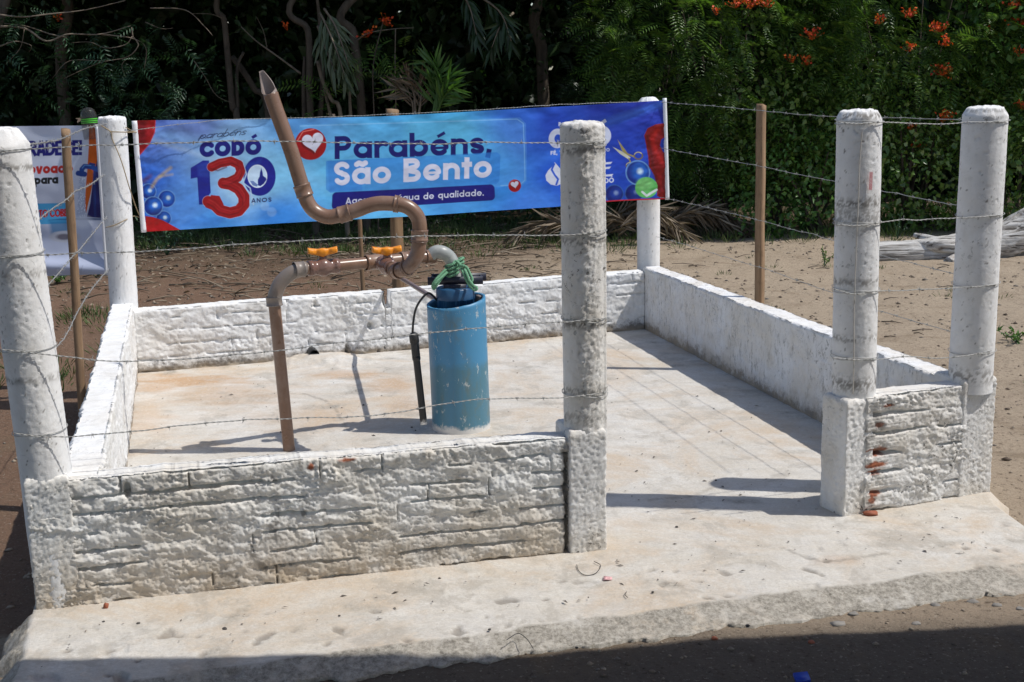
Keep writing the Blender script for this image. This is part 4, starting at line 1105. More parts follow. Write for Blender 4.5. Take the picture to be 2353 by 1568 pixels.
def glyph(ch, h, X):
    """strokes of a geometric sans; cap height 1, x-height X, half stroke h -> (list of (kind, pts), advance)"""
    r = X / 2 - h; R = .5 - h; o = []
    A = lambda *p: o.append(('a', p[0]))
    L = lambda *p: o.append(('l', list(p)))
    ring = lambda cx: A(arc(cx, X / 2, r, r, 0, 360, 26))
    st = X                                                     # width of a round letter
    if ch == ' ': return o, .34
    if ch in 'aáã': ring(X / 2); L((X - h, 0), (X - h, X)); adv = X
    elif ch == 'b': ring(X / 2); L((h, 0), (h, 1.04)); adv = X
    elif ch == 'd': ring(X / 2); L((X - h, 0), (X - h, 1.04)); adv = X
    elif ch == 'p': ring(X / 2); L((h, -.30), (h, X)); adv = X
    elif ch == 'q': ring(X / 2); L((X - h, -.30), (X - h, X)); adv = X
    elif ch == 'g': ring(X / 2); L((X - h, .02), (X - h, X)); A(arc(X / 2, -.02, r, .27 - h * .6, 0, -160)); adv = X
    elif ch == 'o': ring(X / 2); adv = X
    elif ch in 'eé': A(arc(X / 2, X / 2, r, r, 0, 318, 24)); o.append(('h', [(h, X / 2 - .02), (X - h * .6, X / 2 - .02)])); adv = X
    elif ch == 'c': A(arc(X / 2, X / 2, r, r, 45, 315, 22)); adv = X * .92
    elif ch == 'n': L((h, 0), (h, X)); A(arc(X * .47, X - X * .47, X * .47 - h, X * .47 - h, 0, 180)); L((X * .94 - h, 0), (X * .94 - h, X * .55)); adv = X * .94
    elif ch == 'm':
        w = X * .78; L((h, 0), (h, X))
        for k in (0, 1):
            x0 = k * (w - 2 * h); A(arc(x0 + w / 2, X - w / 2, w / 2 - h, w / 2 - h, 0, 180)); L((x0 + w - h, 0), (x0 + w - h, X - w / 2))
        adv = 2 * w - 2 * h
    elif ch == 'u': A(arc(X * .47, X * .47, X * .47 - h, X * .47 - h, 180, 360)); L((h, X * .45), (h, X)); L((X * .94 - h, 0), (X * .94 - h, X)); adv = X * .94
    elif ch == 'r': L((h, 0), (h, X)); A(arc(X * .47, X - X * .47, X * .47 - h, X * .47 - h, 62, 180)); adv = X * .66
    elif ch == 's':
        w = X * .78; k = X / 4
        A(arc(w / 2, X - k - h * .45, w / 2 - h, k - h * .55, 30, 262, 16)); A(arc(w / 2, k + h * .45, w / 2 - h, k - h * .55, 82, -150, 16)); adv = w
    elif ch == 't': L((.09 + h, 0), (.09 + h, X * 1.28)); L((0, X - h), (.18 + 2 * h, X - h)); adv = .18 + 2 * h
    elif ch == 'i': L((h, 0), (h, X)); L((h, X + .14), (h, X + .14 + 2 * h)); adv = 2 * h
    elif ch == 'l': L((h, 0), (h, 1.04)); adv = 2 * h
    elif ch == 'v': L((h * .8, X), (X * .46, 0)); L((X * .92 - h * .8, X), (X * .46, 0)); adv = X * .92
    elif ch == '.': L((h, 0), (h, 2 * h)); adv = 2 * h
    elif ch == ',': L((h * 1.2, 2 * h), (h * .6, -.16)); adv = 2 * h
    elif ch == '!': L((h, .32), (h, 1)); L((h, 0), (h, 2 * h)); adv = 2 * h
    elif ch == 'P': L((h, 0), (h, 1)); A([(h, 1 - h)] + arc(.36, 1 - .32, .30 - h, .32 - h, 90, -90) + [(h, .36 + h)]); adv = .66
    elif ch == 'R': L((h, 0), (h, 1)); A([(h, 1 - h)] + arc(.36, 1 - .31, .30 - h, .31 - h, 90, -90) + [(h, .38 + h)]); L((.32, .42), (.62 - h * .3, 0)); adv = .67
    elif ch == 'B': L((h, 0), (h, 1)); A([(h, 1 - h)] + arc(.36, .75, .26 - h * .8, .25 - h, 90, -90, 10) + [(h, .52)]); A([(h, .52)] + arc(.38, .27, .30 - h, .27 - h, 90, -90, 10) + [(h, h)]); adv = .69
    elif ch == 'S':
        w = .62; A(arc(w / 2, .75 - h * .4, w / 2 - h, .25 - h * .6, 28, 265, 18)); A(arc(w / 2, .25 + h * .4, w / 2 - h, .25 - h * .6, 85, -152, 18)); adv = w
    elif ch in 'AÁ': L((h * .7, 0), (.38, 1)); L((.76 - h * .7, 0), (.38, 1)); L((.18, .28), (.58, .28)); adv = .76
    elif ch == 'C': A(arc(.5, .5, R, R, 42, 318, 26)); adv = .9
    elif ch in 'OÓ': A(arc(.5, .5, R, R, 0, 360, 32)); adv = 1.0
    elif ch == 'D': L((h, 0), (h, 1)); A([(h, 1 - h)] + arc(.36, .5, .46 - h, .5 - h, 90, -90) + [(h, h)]); adv = .82
    elif ch == 'E' or ch == 'É': L((h, 0), (h, 1)); L((h, 1 - h), (.58, 1 - h)); L((h, .5), (.52, .5)); L((h, h), (.58, h)); adv = .58
    elif ch == 'F': L((h, 0), (h, 1)); L((h, 1 - h), (.56, 1 - h)); L((h, .48), (.5, .48)); adv = .56
    elif ch == 'T': L((.31, 0), (.31, 1)); L((0, 1 - h), (.62, 1 - h)); adv = .62
    elif ch == 'N': L((h, 0), (h, 1)); L((.72 - h, 0), (.72 - h, 1)); L((h, 1 - h * .5), (.72 - h, h * .5)); adv = .72
    elif ch == 'G': A(arc(.5, .5, R, R, 42, 340, 26)); L((.52, .45), (.98, .45)); adv = .98
    else: return o, .4
    top = 1.0 if ch.isupper() else X
    if ch in 'áéóÓÁÉ': o.append(('k', [(adv / 2 - .08, top + .10), (adv / 2 + .20, top + .27)]))
    if ch == 'ã': A([(adv / 2 - .17, top + .14), (adv / 2 - .08, top + .20), (adv / 2 + .06, top + .13), (adv / 2 + .16, top + .19)])
    return o, adv
def text(art, s, p0, p1, cap, weight, col, X=.72, track=.07, shear=0.0, al=1.0):
    """writes s between baseline points p0 and p1 with cap height `cap` (pixels)"""
    h = weight / (2 * cap); x = 0; G = []
    for ch in s:
        o, adv = glyph(ch, h, X); G.append((o, x)); x += adv + track
    W_ = x - track; p0 = np.array(p0, float); ex = (np.array(p1, float) - p0) / W_; ey = np.array((-.02 * cap * 0, -cap))
    ul = np.hypot(*ex)
    f = lambda q, x0: p0 + ex * (q[0] + x0 + shear * q[1]) + ey * q[1]
    d = np.full(art.U.shape, 1e9)
    for o, x0 in G:
        if not o: continue
        pts = np.array([f(q, x0) for k, ps in o for q in ps]); lo, hi = pts.min(0) - weight - 3, pts.max(0) + weight + 3
        ms = (art.U > lo[0]) & (art.U < hi[0]) & (art.V > lo[1]) & (art.V < hi[1])
        if not ms.any(): continue
        sub = Art(art.U[ms], art.V[ms]); dd = np.full(sub.U.shape, 1e9)
        for k, ps in o:
            ps = [f(q, x0) for q in ps]
            for a, b in zip(ps[:-1], ps[1:]):
                wk = weight * {'h': .5, 'k': .62}.get(k, 1.0)
                dd = np.minimum(dd, sub.flat(a, b, wk) if k != 'a' else sub.seg(a, b) - wk / 2)
        d[ms] = np.minimum(d[ms], dd)
    art.blend(al * np.clip(.5 - d / 1.2, 0, 1), col)

# ---- long blue banner
nu, nv = 1220, 262
s_ = np.linspace(0, 1, nu)[:, None]; t_ = np.linspace(0, 1, nv)[None]
U = (1 - s_) * (315 + 17 * t_) + s_ * (1527 + 4 * t_)
tv = np.interp(s_, [0, .28, .47, .66, .83, 1], [277, 273.5, 267.5, 254.5, 243, 231]); bv = np.interp(s_, [0, .27, .55, .8, .89, 1], [533, 512.5, 494.5, 474, 463, 457.5])
sm = np.ones(61) / 61
tv = np.convolve(np.pad(tv[:, 0], 30, 'edge'), sm, 'valid')[:, None]; bv = np.convolve(np.pad(bv[:, 0], 30, 'edge'), sm, 'valid')[:, None]
V_ = (1 - t_) * tv + t_ * bv
A_ = Art(U, V_)
ctl = [((330, 290), (80, 105, 190)), ((335, 420), (40, 95, 195)), ((330, 500), (45, 110, 215)), ((450, 290), (110, 135, 200)), ((420, 470), (85, 145, 225)), ((520, 340), (150, 195, 235)), ((620, 400), (130, 200, 240)),
       ((700, 290), (85, 150, 215)), ((780, 400), (95, 190, 240)), ((900, 300), (75, 165, 220)), ((1010, 290), (70, 165, 220)), ((1050, 350), (85, 185, 230)), ((1150, 420), (50, 140, 225)), ((1200, 290), (45, 100, 205)), ((1280, 400), (30, 90, 215)),
       ((1270, 290), (28, 65, 180)), ((1400, 270), (20, 40, 150)), ((1500, 250), (30, 50, 165)), ((1450, 350), (30, 65, 185)), ((1380, 430), (25, 70, 190)), ((640, 500), (55, 140, 230)), ((900, 485), (105, 195, 248)), ((1050, 480), (80, 165, 240)), ((1220, 470), (70, 135, 235)), ((500, 515), (70, 150, 230)), ((560, 430), (170, 210, 240))]
num = 0; den = 0
for (cu, cv), cc_ in ctl:
    w_ = 1 / (((U - cu) ** 2 + ((V_ - cv) * 1.2) ** 2) + 500) ** 1.6
    num = num + w_[..., None] * lin(cc_); den = den + w_
A_.C = num / den[..., None]
cl = fbm(U * .012, V_ * .02, 2, 4); A_.C *= (1 + .16 * cl)[..., None]
light = lin((150, 205, 245))
A_.line([(330, 300), (520, 345), (760, 425)], 26, light, .35, 14); A_.line([(340, 318), (600, 400)], 9, lin((205, 230, 250)), .35, 6)
A_.line([(640, 395), (980, 425)], 30, lin((120, 205, 245)), .3, 16)
A_.line([(1518, 240), (1340, 300)], 14, lin((70, 125, 235)), .7, 8); A_.line([(1420, 275), (1200, 330)], 34, lin((45, 95, 215)), .35, 20); A_.line([(1110, 440), (1290, 345)], 20, lin((70, 140, 240)), .35, 14)
A_.poly([(930, 276), (1060, 262), (1090, 300), (1040, 330), (930, 330)], lin((95, 195, 215)), .25, 12)
A_.poly([(690, 290), (1193, 273), (1205, 285), (1206, 415), (1196, 424), (700, 452)], lin((130, 205, 245)), .18, .8, 3)
A_.line([(690, 290), (1188, 274), (1202, 284), (1205, 414), (1195, 424), (1150, 427)], 2, lin((150, 205, 245)), .5)
# skyline shadows at the bottom left of the print
A_.poly([(412, 520), (440, 500), (455, 505), (462, 492), (478, 500), (520, 498), (500, 520)], lin((60, 125, 215)), .5, 3); A_.poly([(595, 515), (600, 480), (615, 470), (640, 480), (640, 512)], lin((55, 125, 215)), .25, 4)
A_.ell((608, 474), 10, 10, lin((190, 225, 250)), .25, 2); A_.ell((624, 487), 11, 11, lin((190, 225, 250)), .2, 2)
red = lin((150, 10, 14)); redd = lin((95, 5, 10))
A_.poly([(310, 270), (357, 274), (356, 300), (345, 328), (320, 357), (314, 340)], red); A_.poly([(316, 277), (338, 277), (330, 330), (316, 335)], redd, .7, 6)
A_.line([(357, 276), (355, 305), (342, 332), (322, 355)], 2.5, lin((190, 40, 40)), .8)
for c_, r_ in (((341, 440), 18.5), ((383, 457), 20.5), ((376, 502), 18), ((352, 474), 23)): A_.balloon(c_, r_)
A_.line([(349, 430), (360, 412), (392, 386)], 7, lin((190, 165, 90)), .6, 3); A_.line([(366, 406), (396, 401)], 4, lin((205, 185, 120)), .5, 3); A_.line([(331, 416), (345, 405)], 10, lin((90, 40, 60)), .6, 4)
A_.poly([(334, 496), (352, 499), (375, 507), (418, 530), (334, 540)], lin((170, 12, 14)))
# parabens CODO 130 ANOS
navy = lin((24, 22, 120)); navy2 = lin((18, 20, 95))
text(A_, 'parabéns', (457, 320), (562, 310), 17, 1.7, lin((20, 22, 70)), X=.56, track=.04, shear=.5)
A_.line([(455, 321), (462, 312), (472, 318), (485, 315)], 1.4, lin((20, 22, 70)), .8)
text(A_, 'CODÓ', (458, 362), (600, 355.5), 36, 11.5, navy, track=.03)
A_.poly([(438, 386), (466, 369), (480, 369), (484, 443), (470, 462), (468, 470), (457, 470), (453, 408), (438, 411)], lin((28, 34, 140))); A_.poly([(452, 380), (478, 371), (481, 408), (456, 405)], lin((45, 70, 170)), .6, 3)
A_.ell((596, 405), 37, 45, lin((26, 30, 140))); A_.poly([(562, 380), (600, 366), (590, 392), (570, 420)], lin((40, 75, 175)), .5, 4)
A_.line([(556, 370), (566, 400), (558, 420), (574, 432), (582, 470)], 3, lin((190, 215, 240)), .8)
A_.ell((591, 405), 22.5, 26.5, lin((225, 238, 250))); A_.ell((591, 405), 20.5, 24.5, lin((200, 225, 248)))
A_.poly([(592, 426), (592, 413), (596, 405), (597, 396), (600, 386), (603, 396), (604, 404), (611, 409), (612, 413), (606, 422), (598, 428)], lin((26, 34, 130)), 1, .6); A_.poly([(574, 416), (582, 416), (586, 420), (592, 424), (590, 429), (580, 426)], lin((60, 90, 170)), .8)
ribb = [(486, 384), (505, 375), (530, 370), (548, 378), (553, 394), (546, 408), (528, 417), (513, 421)]
rib2 = [(513, 421), (530, 424), (548, 434), (560, 452), (560, 470), (548, 484), (528, 489), (505, 483), (492, 470), (478, 463)]
A_.line(ribb, 22, lin((235, 235, 245)), .5); A_.line(rib2, 27, lin((235, 235, 245)), .6)
A_.line(ribb, 21, lin((158, 16, 22))); A_.line(rib2, 26, lin((158, 16, 22))); A_.poly([(475, 462), (485, 448), (504, 450), (512, 466), (520, 488), (490, 484), (471, 476)], lin((160, 16, 22)))
for off, cc_, w_ in ((-4, (190, 50, 50), 1.6), (5, (115, 8, 14), 3), (1, (180, 30, 36), 1.4), (-8, (135, 10, 16), 3)):
    A_.line([(u + off * .5, v + off) for u, v in ribb], w_, lin(cc_), .75, 1.2); A_.line([(u - off * .5, v + off) for u, v in rib2], w_, lin(cc_), .75, 1.4)
A_.line([(484, 388), (500, 392), (520, 384)], 3, lin((110, 8, 14)), .8, 1.5)
text(A_, 'ANOS', (577, 466), (624, 463.5), 10, 2.3, navy2, track=.12)
# hearts
for c_, R_, hc, hr in (((713.5, 331.5), 36.5, (719, 326), 25), ((1182, 427), 14.5, (1182, 424), 9)):
    A_.ell(c_, R_, R_, lin((160, 14, 18))); A_.line([(c_[0] - R_ * .85, c_[1] - R_ * .2), (c_[0] - R_ * .5, c_[1] - R_ * .78), (c_[0] + R_ * .2, c_[1] - R_ * .93)], R_ * .06, lin((235, 120, 110)), .8)
    A_.heart((hc[0] - hr * .12, hc[1] + hr * .2), hr, lin((120, 10, 16)), -.2); A_.heart(hc, hr, lin((215, 215, 232)), -.2)
# headline
text(A_, 'Parabéns,', (768, 366.5), (1129, 354), 53, 11.6, lin((18, 18, 105)), X=.73, track=.055)
A_.poly([(752, 373), (1140, 353), (1146, 358), (1144, 414), (1138, 421), (760, 440), (752, 434)], lin((40, 125, 215)), .62, .8, 3); A_.poly([(755, 372), (825, 369), (830, 436), (758, 439)], lin((40, 105, 205)), .35, 2, 2)
text(A_, 'São Bento', (767, 427), (1130, 407.5), 54, 11.6, lin((222, 222, 240)), X=.71, track=.055)
A_.poly([(773, 452), (1126, 434), (1127, 451), (772, 473)], lin((22, 20, 120)), 1, .7, 10)
text(A_, 'Agora tem água de qualidade.', (794, 469), (1111, 449.5), 14.5, 2.3, lin((225, 228, 245)), X=.70, track=.14)
# right hand group
gr = lin((200, 205, 225)); wh = lin((222, 226, 242))
text(A_, 'CODÓ', (1260, 342), (1403, 333), 45, 13, gr, track=-.03)
text(A_, 'P', (1282, 290), (1287, 290), 9, 2.2, wh); text(A_, 'FÉ, T', (1264, 356), (1291, 355), 8.5, 1.9, wh, track=.12); text(A_, 'RO', (1386, 349), (1400, 348), 7.5, 1.6, gr, track=.1)
A_.poly([(1273, 373), (1281, 382), (1292, 396), (1297, 412), (1290, 422), (1278, 427), (1264, 424), (1254, 415), (1252, 403), (1258, 392), (1267, 383)], wh)
A_.line([(1272, 377), (1266, 390), (1273, 402), (1281, 412), (1277, 424)], 4.5, lin((35, 90, 210)), 1, .8)
for v0, u1 in ((374, 1406), (385, 1403), (402, 1408)): A_.poly([(1372, v0 + 1), (u1, v0 - 2), (u1 - 4, v0 + 3), (1372, v0 + 5)], wh)
text(A_, 'DÓ', (1388, 421), (1409, 419.5), 11.5, 2.4, wh, track=.1)
gold = lin((165, 150, 85)); gold2 = lin((205, 205, 185))
A_.poly([(1418, 321), (1436, 345), (1444, 357), (1438, 358), (1428, 346)], gold); A_.poly([(1407, 338), (1430, 349), (1448, 362), (1444, 367), (1424, 354)], gold2); A_.line([(1440, 354), (1456, 360)], 3.5, gold); A_.line([(1444, 364), (1448, 374)], 3, gold)
for c_, a_, b_ in (((1466, 358), 9.5, 8), ((1446, 381), 8, 7)):
    A_.line(arc(*c_, a_, b_, 0, 360, 24), 3, lin((120, 105, 60))); A_.line(arc(*c_, a_, b_, 200, 320, 10), 1.3, lin((220, 215, 190)))
A_.balloon((1410, 446), 22, (12, 25, 110), (25, 60, 160), (60, 110, 190), .3); A_.balloon((1456, 444), 22, (12, 25, 110), (20, 55, 150), (60, 110, 190), .2); A_.balloon((1464, 397), 28.5)
A_.poly([(1526, 283), (1505, 286), (1487, 295), (1479, 312), (1485, 336), (1488, 358), (1489, 382), (1503, 405), (1509, 428), (1508, 450), (1530, 462), (1534, 360), (1522, 348), (1516, 334), (1518, 321), (1527, 315)], lin((130, 8, 10)))
A_.line([(1510, 298), (1498, 320), (1508, 350), (1520, 372)], 9, lin((185, 25, 18)), .7, 5); A_.line([(1486, 312), (1494, 350), (1500, 388), (1514, 440)], 6, lin((80, 4, 8)), .8, 4)
A_.ell((1484, 431), 26, 24, lin((95, 185, 95))); A_.ell((1480, 424), 18, 14, lin((140, 210, 130)), .7, 5); A_.line([(1475, 441), (1485, 450), (1508, 436)], 5, lin((215, 225, 225)))
edge = np.clip((t_ - .985) / .006, 0, 1) * sstep(1380, 1395, U); A_.blend(edge, lin((190, 30, 40)))
edge = np.clip((.010 - s_) / .004, 0, 1) * np.ones_like(U); A_.blend(edge * 0, lin((200, 200, 210)))
ba, bb = atY(312, 300, 7.72), atY(1530, 300, 8.665)
XY0 = np.empty(U.shape + (3,))
RV = np.stack([(U - DW / 2) / FPX, (V_ - DH / 2) / FPX, np.ones_like(U)], -1) @ RR
ab = (bb - ba)[:2]; nbn = np.array((-ab[1], ab[0])); nbn /= np.linalg.norm(nbn)
k_ = (nbn @ ba[:2]) / (RV[..., :2] @ nbn)
XY0 = O3 + RV * k_[..., None]
# the vinyl is not quite flat: soft pulls from the tied corners
wv = .010 * np.sin((s_ * 3 + t_ * .35) * 2 * np.pi) * np.sin(np.pi * np.clip(s_ * 1.02, 0, 1)) + .012 * fbm(s_ * 5 + t_ * .8, t_ * 1.3, 4, 2)
dg = (s_ - 1) * 4.6 + t_ * 1.7
wv = wv + .020 * np.exp(-((dg + .9 * (1 - s_) * 6 * .2) / .16) ** 2) * sstep(.72, .9, s_) - .012 * np.exp(-(((s_ - 1) * 4.6 + t_ * 3.2) / .2) ** 2) * sstep(.8, .95, s_)
wv = wv + .0035 * fbm(s_ * 26 + t_ * 5, t_ * 5 - s_ * 9, 14, 3) * (1 + 2 * np.exp(-(np.minimum(s_, 1 - s_) / .06) ** 2)) + .006 * np.exp(-((t_ - .05) / .05) ** 2) * np.sin(s_ * 60 + 3 * fbm(s_ * 8, 0, 3, 2))
XY0[..., :2] += (wv[..., None] - .012) * (nbn if nbn[1] > 0 else -nbn)
bn = empty('banner', ((ba + bb) / 2) * (1, 1, 0)); tag(bn, 'long blue printed banner with white and navy lettering stretched across the back fence', 'banner')
mesh('printed_sheet', XY0.reshape(-1, 3), gridF(nu, nv), MAT['print'], bn, cols=A_.C.reshape(-1, 3))
def rodP(u0, v0, u1, v1, y, r, par, nm='rod'):
    p, q_ = atY(u0, v0, y), atY(u1, v1, y); P_ = p + (q_ - p) * np.linspace(0, 1, 30)[:, None]
    rr = r * (1 + .05 * fbm(np.linspace(0, 6, 30), u0, 1, 2)); mesh(nm, *(lambda q: (q[0], list(q[1:])))(tube(P_, rr, 14)), MAT['rod'], par)
rodP(309, 278, 330.5, 534, 7.715, .0165, bn); rodP(1527, 226, 1533.5, 459, 8.66, .0145, bn)

# ---- vertical banner on the left
nu, nv = 330, 360
s_ = np.linspace(0, 1, nu)[:, None]; t_ = np.linspace(0, 1, nv)[None]
U = (1 - s_) * (-110 + 24 * t_) + s_ * (222 + 23 * t_); V_ = (1 - t_) * (292 - 3.5 * s_) + t_ * (640 - 11 * s_)
B_ = Art(U, V_)
B_.C = lin((205, 210, 226))[None, None] * np.ones(U.shape + (1,)); B_.blend(sstep(430, 560, V_) * .5, lin((165, 175, 205)))
cx1 = lambda *pts: [(.2814 * u, 220.6 + .2814 * v) for u, v in pts]
B_.poly(cx1((725, 225), (800, 225), (805, 480), (775, 600), (740, 800), (700, 960), (688, 905), (712, 600), (727, 400)), lin((215, 95, 10)))
B_.poly(cx1((806, 470), (860, 1000), (705, 990), (735, 880), (765, 640)), lin((22, 20, 95)))
B_.line(cx1((770, 590), (775, 980)), 6, lin((25, 50, 120)), .9)
B_.line(cx1((665, 640), (668, 600), (690, 575), (740, 580), (805, 605)), 11, lin((25, 70, 150))); B_.line(cx1((640, 632), (690, 640)), 12, lin((22, 62, 140))); B_.line(cx1((735, 555), (770, 562)), 5, lin((22, 55, 130)))
B_.line(cx1((672, 590), (690, 566), (740, 570)), 2.2, lin((110, 160, 220)), .8)
wat = B_.polyd(cx1((648, 665), (692, 665), (700, 990), (620, 1000))); stn = fbm(U * .9, V_ * .14, 3, 3)
B_.blend(np.clip(.5 - wat / 2, 0, 1) * (.45 + .5 * sstep(-.1, .3, stn)), lin((150, 165, 195))); B_.blend(np.clip(.5 - wat / 2, 0, 1) * sstep(.15, .4, stn), lin((235, 240, 250)))
text(B_, 'AGRADECE!', (20, 360), (187.5, 357), 35, 7.6, navy, track=.03)
text(B_, 'povoado', (48, 401), (168, 397), 24, 6.2, lin((190, 32, 22)), X=.72, track=.03)
text(B_, 'para', (80, 424), (134.5, 422), 20, 5.4, lin((12, 12, 14)), X=.74, track=.03)
B_.poly([(-60, 470), (153, 467), (152, 514), (-60, 520)], lin((75, 165, 215)))
text(B_, 'RTO COBE', (81, 501), (154, 498), 18, 3.8, lin((190, 28, 22)), track=.05)
B_.poly(cx1((400, 1015), (840, 1015), (840, 1000), (620, 1000), (480, 1005)), lin((35, 70, 120)), .9, 1.5); B_.poly(cx1((400, 1018), (560, 1018), (560, 1110), (420, 1130)), lin((35, 110, 160)), .8, 5)
B_.ell((.2814 * 530, 220.6 + .2814 * 1150), 36, 13, lin((185, 188, 200)), .9, 1.5); B_.ell((.2814 * 520, 220.6 + .2814 * 1152), 17, 7, lin((95, 90, 105)), .9, 2)
B_.ell((.2814 * 668, 220.6 + .2814 * 1030), 22, 14, lin((225, 230, 242)), .7, 5); B_.line(cx1((690, 1380), (670, 1440)), 1.2, lin((120, 125, 150)), .6)
yv = 8.02
RV = np.stack([(U - DW / 2) / FPX, (V_ - DH / 2) / FPX, np.ones_like(U)], -1) @ RR
XY0 = O3 + RV * (yv / RV[..., 1])[..., None]
bul = .05 * sstep(.72, 1.0, t_) * (1 - s_) + .012 * fbm(s_ * 3, t_ * 4, 9, 2) + .03 * np.exp(-(((t_ - .93) - .10 * (s_ - .6)) / .05) ** 2)
XY0[..., 1] -= bul
vb = empty('banner', (atY(80, 600, yv)[0], yv, 0)); tag(vb, 'white vertical banner printed with a running tap, behind the left stake', 'banner')
mesh('printed_sheet', XY0.reshape(-1, 3), gridF(nu, nv), MAT['print'], vb, cols=B_.C.reshape(-1, 3))
rodP(223, 287, 245.5, 633, 8.0, .0125, vb)
# clear bottle stuck upside down on the rod
bo_ = atY(206, 283, 8.03); bt = empty('plastic_bottle', (bo_[0], bo_[1], bo_[2]))
tag(bt, 'dark see-through plastic bottle with a green striped band above the vertical banner', 'bottle')
m, nt, b, o = newmat('bottle_plastic'); b.inputs['Base Color'].default_value = (.06, .06, .055, 1); b.inputs['Roughness'].default_value = .08; b.inputs['Alpha'].default_value = .45; b.inputs['IOR'].default_value = 1.5
prof = [(.046, -.10), (.049, -.08), (.050, -.02), (.050, .035), (.047, .060), (.038, .080), (.024, .092), (.001, .097)]
k = 36; a_ = np.linspace(0, 2 * np.pi, k, endpoint=False); ud = np.array((-.05, 0, 1)); ud /= np.linalg.norm(ud); s1 = np.array((1, 0, .05)); s1 /= np.linalg.norm(s1)
rows = [bo_ + ud * z_ + r_ * (np.cos(a_)[:, None] * s1 + np.sin(a_)[:, None] * np.array((0, 1., 0))) for r_, z_ in prof]
mesh('bottle_body', np.concatenate(rows), gridF(len(rows), k, True), m, bt)
rows = [bo_ + ud * z_ + .0508 * (np.cos(a_)[:, None] * s1 + np.sin(a_)[:, None] * np.array((0, 1., 0))) for z_ in np.linspace(.0, .032, 12)]
gc = np.repeat(np.where(np.arange(12) % 4 < 2, 1, 0)[:, None], k, 1)[..., None]
mesh('label_band', np.concatenate(rows), gridF(12, k, True), MAT['print'], bt, cols=(gc * lin((90, 200, 60)) + (1 - gc) * lin((15, 25, 18))).reshape(-1, 3))
# ------------------------------------------------------------------ vegetation
def unit(a): return a / (np.linalg.norm(a, axis=-1, keepdims=True) + 1e-9)
def leaf_arrays(P, D, Nn, L, Wd, fold=.25, k=4):
    """n leaves: folded lozenges from P along D, face normal about Nn"""
    D = unit(D); S = unit(np.cross(D, Nn)); Nn = np.cross(S, D)
    L = np.broadcast_to(np.asarray(L, float), (len(P),))[:, None]; Wd = np.broadcast_to(np.asarray(Wd, float), (len(P),))[:, None]
    b = P; t = P + D * L - Nn * L * .12
    m_ = P + D * L * .42
    r_ = m_ + S * Wd / 2 + Nn * Wd * fold; l_ = m_ - S * Wd / 2 + Nn * Wd * fold
    V = np.stack([b, r_, t, l_], 1).reshape(-1, 3)
    i = np.arange(len(P))[:, None] * 4
    F = np.concatenate([i + np.array([[0, 1, 2]]), i + np.array([[0, 2, 3]])], 0)
    return V, F
def frond_arrays(P, D, Nn, L, npair=8, pl=.3, pw=.22, droop=.35):
    """feathery compound leaves: leaflets in pairs along an arching rachis"""
    n = len(P); D = unit(D); S = unit(np.cross(D, Nn)); Nn = np.cross(S, D)
    L = np.broadcast_to(np.asarray(L, float), (n,))
    PP, DD, NN, LL, WW = [], [], [], [], []
    for i in range(npair):
        t = (i + .6) / npair
        c = P + D * (L * t)[:, None] + np.array([0, 0, -1]) * (droop * L * t * t)[:, None]
        ln = L * pl * math.sin(math.pi * (.15 + .8 * t)) ** .7
        for sg in (-1, 1):
            d = unit(D * .45 + sg * S * .9 - np.array([0, 0, .25 * t]))
            PP.append(c); DD.append(d); NN.append(Nn); LL.append(ln); WW.append(ln * pw)
    return leaf_arrays(np.concatenate(PP), np.concatenate(DD), np.concatenate(NN), np.concatenate(LL), np.concatenate(WW), .1)
rg = np.random.RandomState(12)
def rdir(n, up=0.0, bias=None, bw=0.0):
    d = rg.normal(size=(n, 3)); d = unit(d); d[:, 2] += up
    if bias is not None: d = d + np.asarray(bias) * bw
    return unit(d)
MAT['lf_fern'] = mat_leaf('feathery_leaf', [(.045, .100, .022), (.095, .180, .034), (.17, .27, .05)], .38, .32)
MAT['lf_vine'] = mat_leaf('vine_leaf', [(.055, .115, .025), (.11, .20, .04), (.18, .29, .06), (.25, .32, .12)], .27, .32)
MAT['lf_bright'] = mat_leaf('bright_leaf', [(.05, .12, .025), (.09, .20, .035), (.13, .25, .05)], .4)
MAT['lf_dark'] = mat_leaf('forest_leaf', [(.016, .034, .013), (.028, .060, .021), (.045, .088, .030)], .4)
MAT['lf_blue'] = mat_leaf('bluish_leaf', [(.030, .075, .038), (.055, .120, .060)], .4)
MAT['lf_palm'] = mat_leaf('palm_leaf', [(.07, .11, .05), (.13, .17, .09), (.20, .23, .14)], .4)
MAT['lf_palmg'] = mat_leaf('young_palm_leaf', [(.06, .14, .03), (.11, .22, .05)], .4)
MAT['dry'] = mat_leaf('dry_leaf', [(.10, .075, .05), (.19, .145, .10), (.30, .245, .18)], .8, .05)
MAT['flower'] = mat_leaf('flame_flower', [(.55, .035, .012), (.75, .08, .012), (.80, .20, .02)], .5, .2)
MAT['grass'] = mat_leaf('grass_blade', [(.045, .085, .02), (.07, .13, .03), (.14, .16, .06)], .6, .2)
def limb(pts, r0, r1, k=7, step=.06):
    P_ = cat(pts, step); return tube(P_, np.linspace(r0, r1, len(P_)), k)
def shell_points(c, R, n, lo=.62, hi=1.03, lump=.22, seed=0, front=True):
    d = unit(rg.normal(size=(int(n * (1.6 if front else 1)), 3)))
    if front: d = d[(d[:, 1] < .35)][:n]
    f = lo + (hi - lo) * rg.rand(len(d)) ** .55
    f = f * (1 + lump * fbm(d[:, 0] * 3 + seed, d[:, 1] * 3, d[:, 2] * 3, 3))
    return np.asarray(c) + d * f[:, None] * np.asarray(R), d
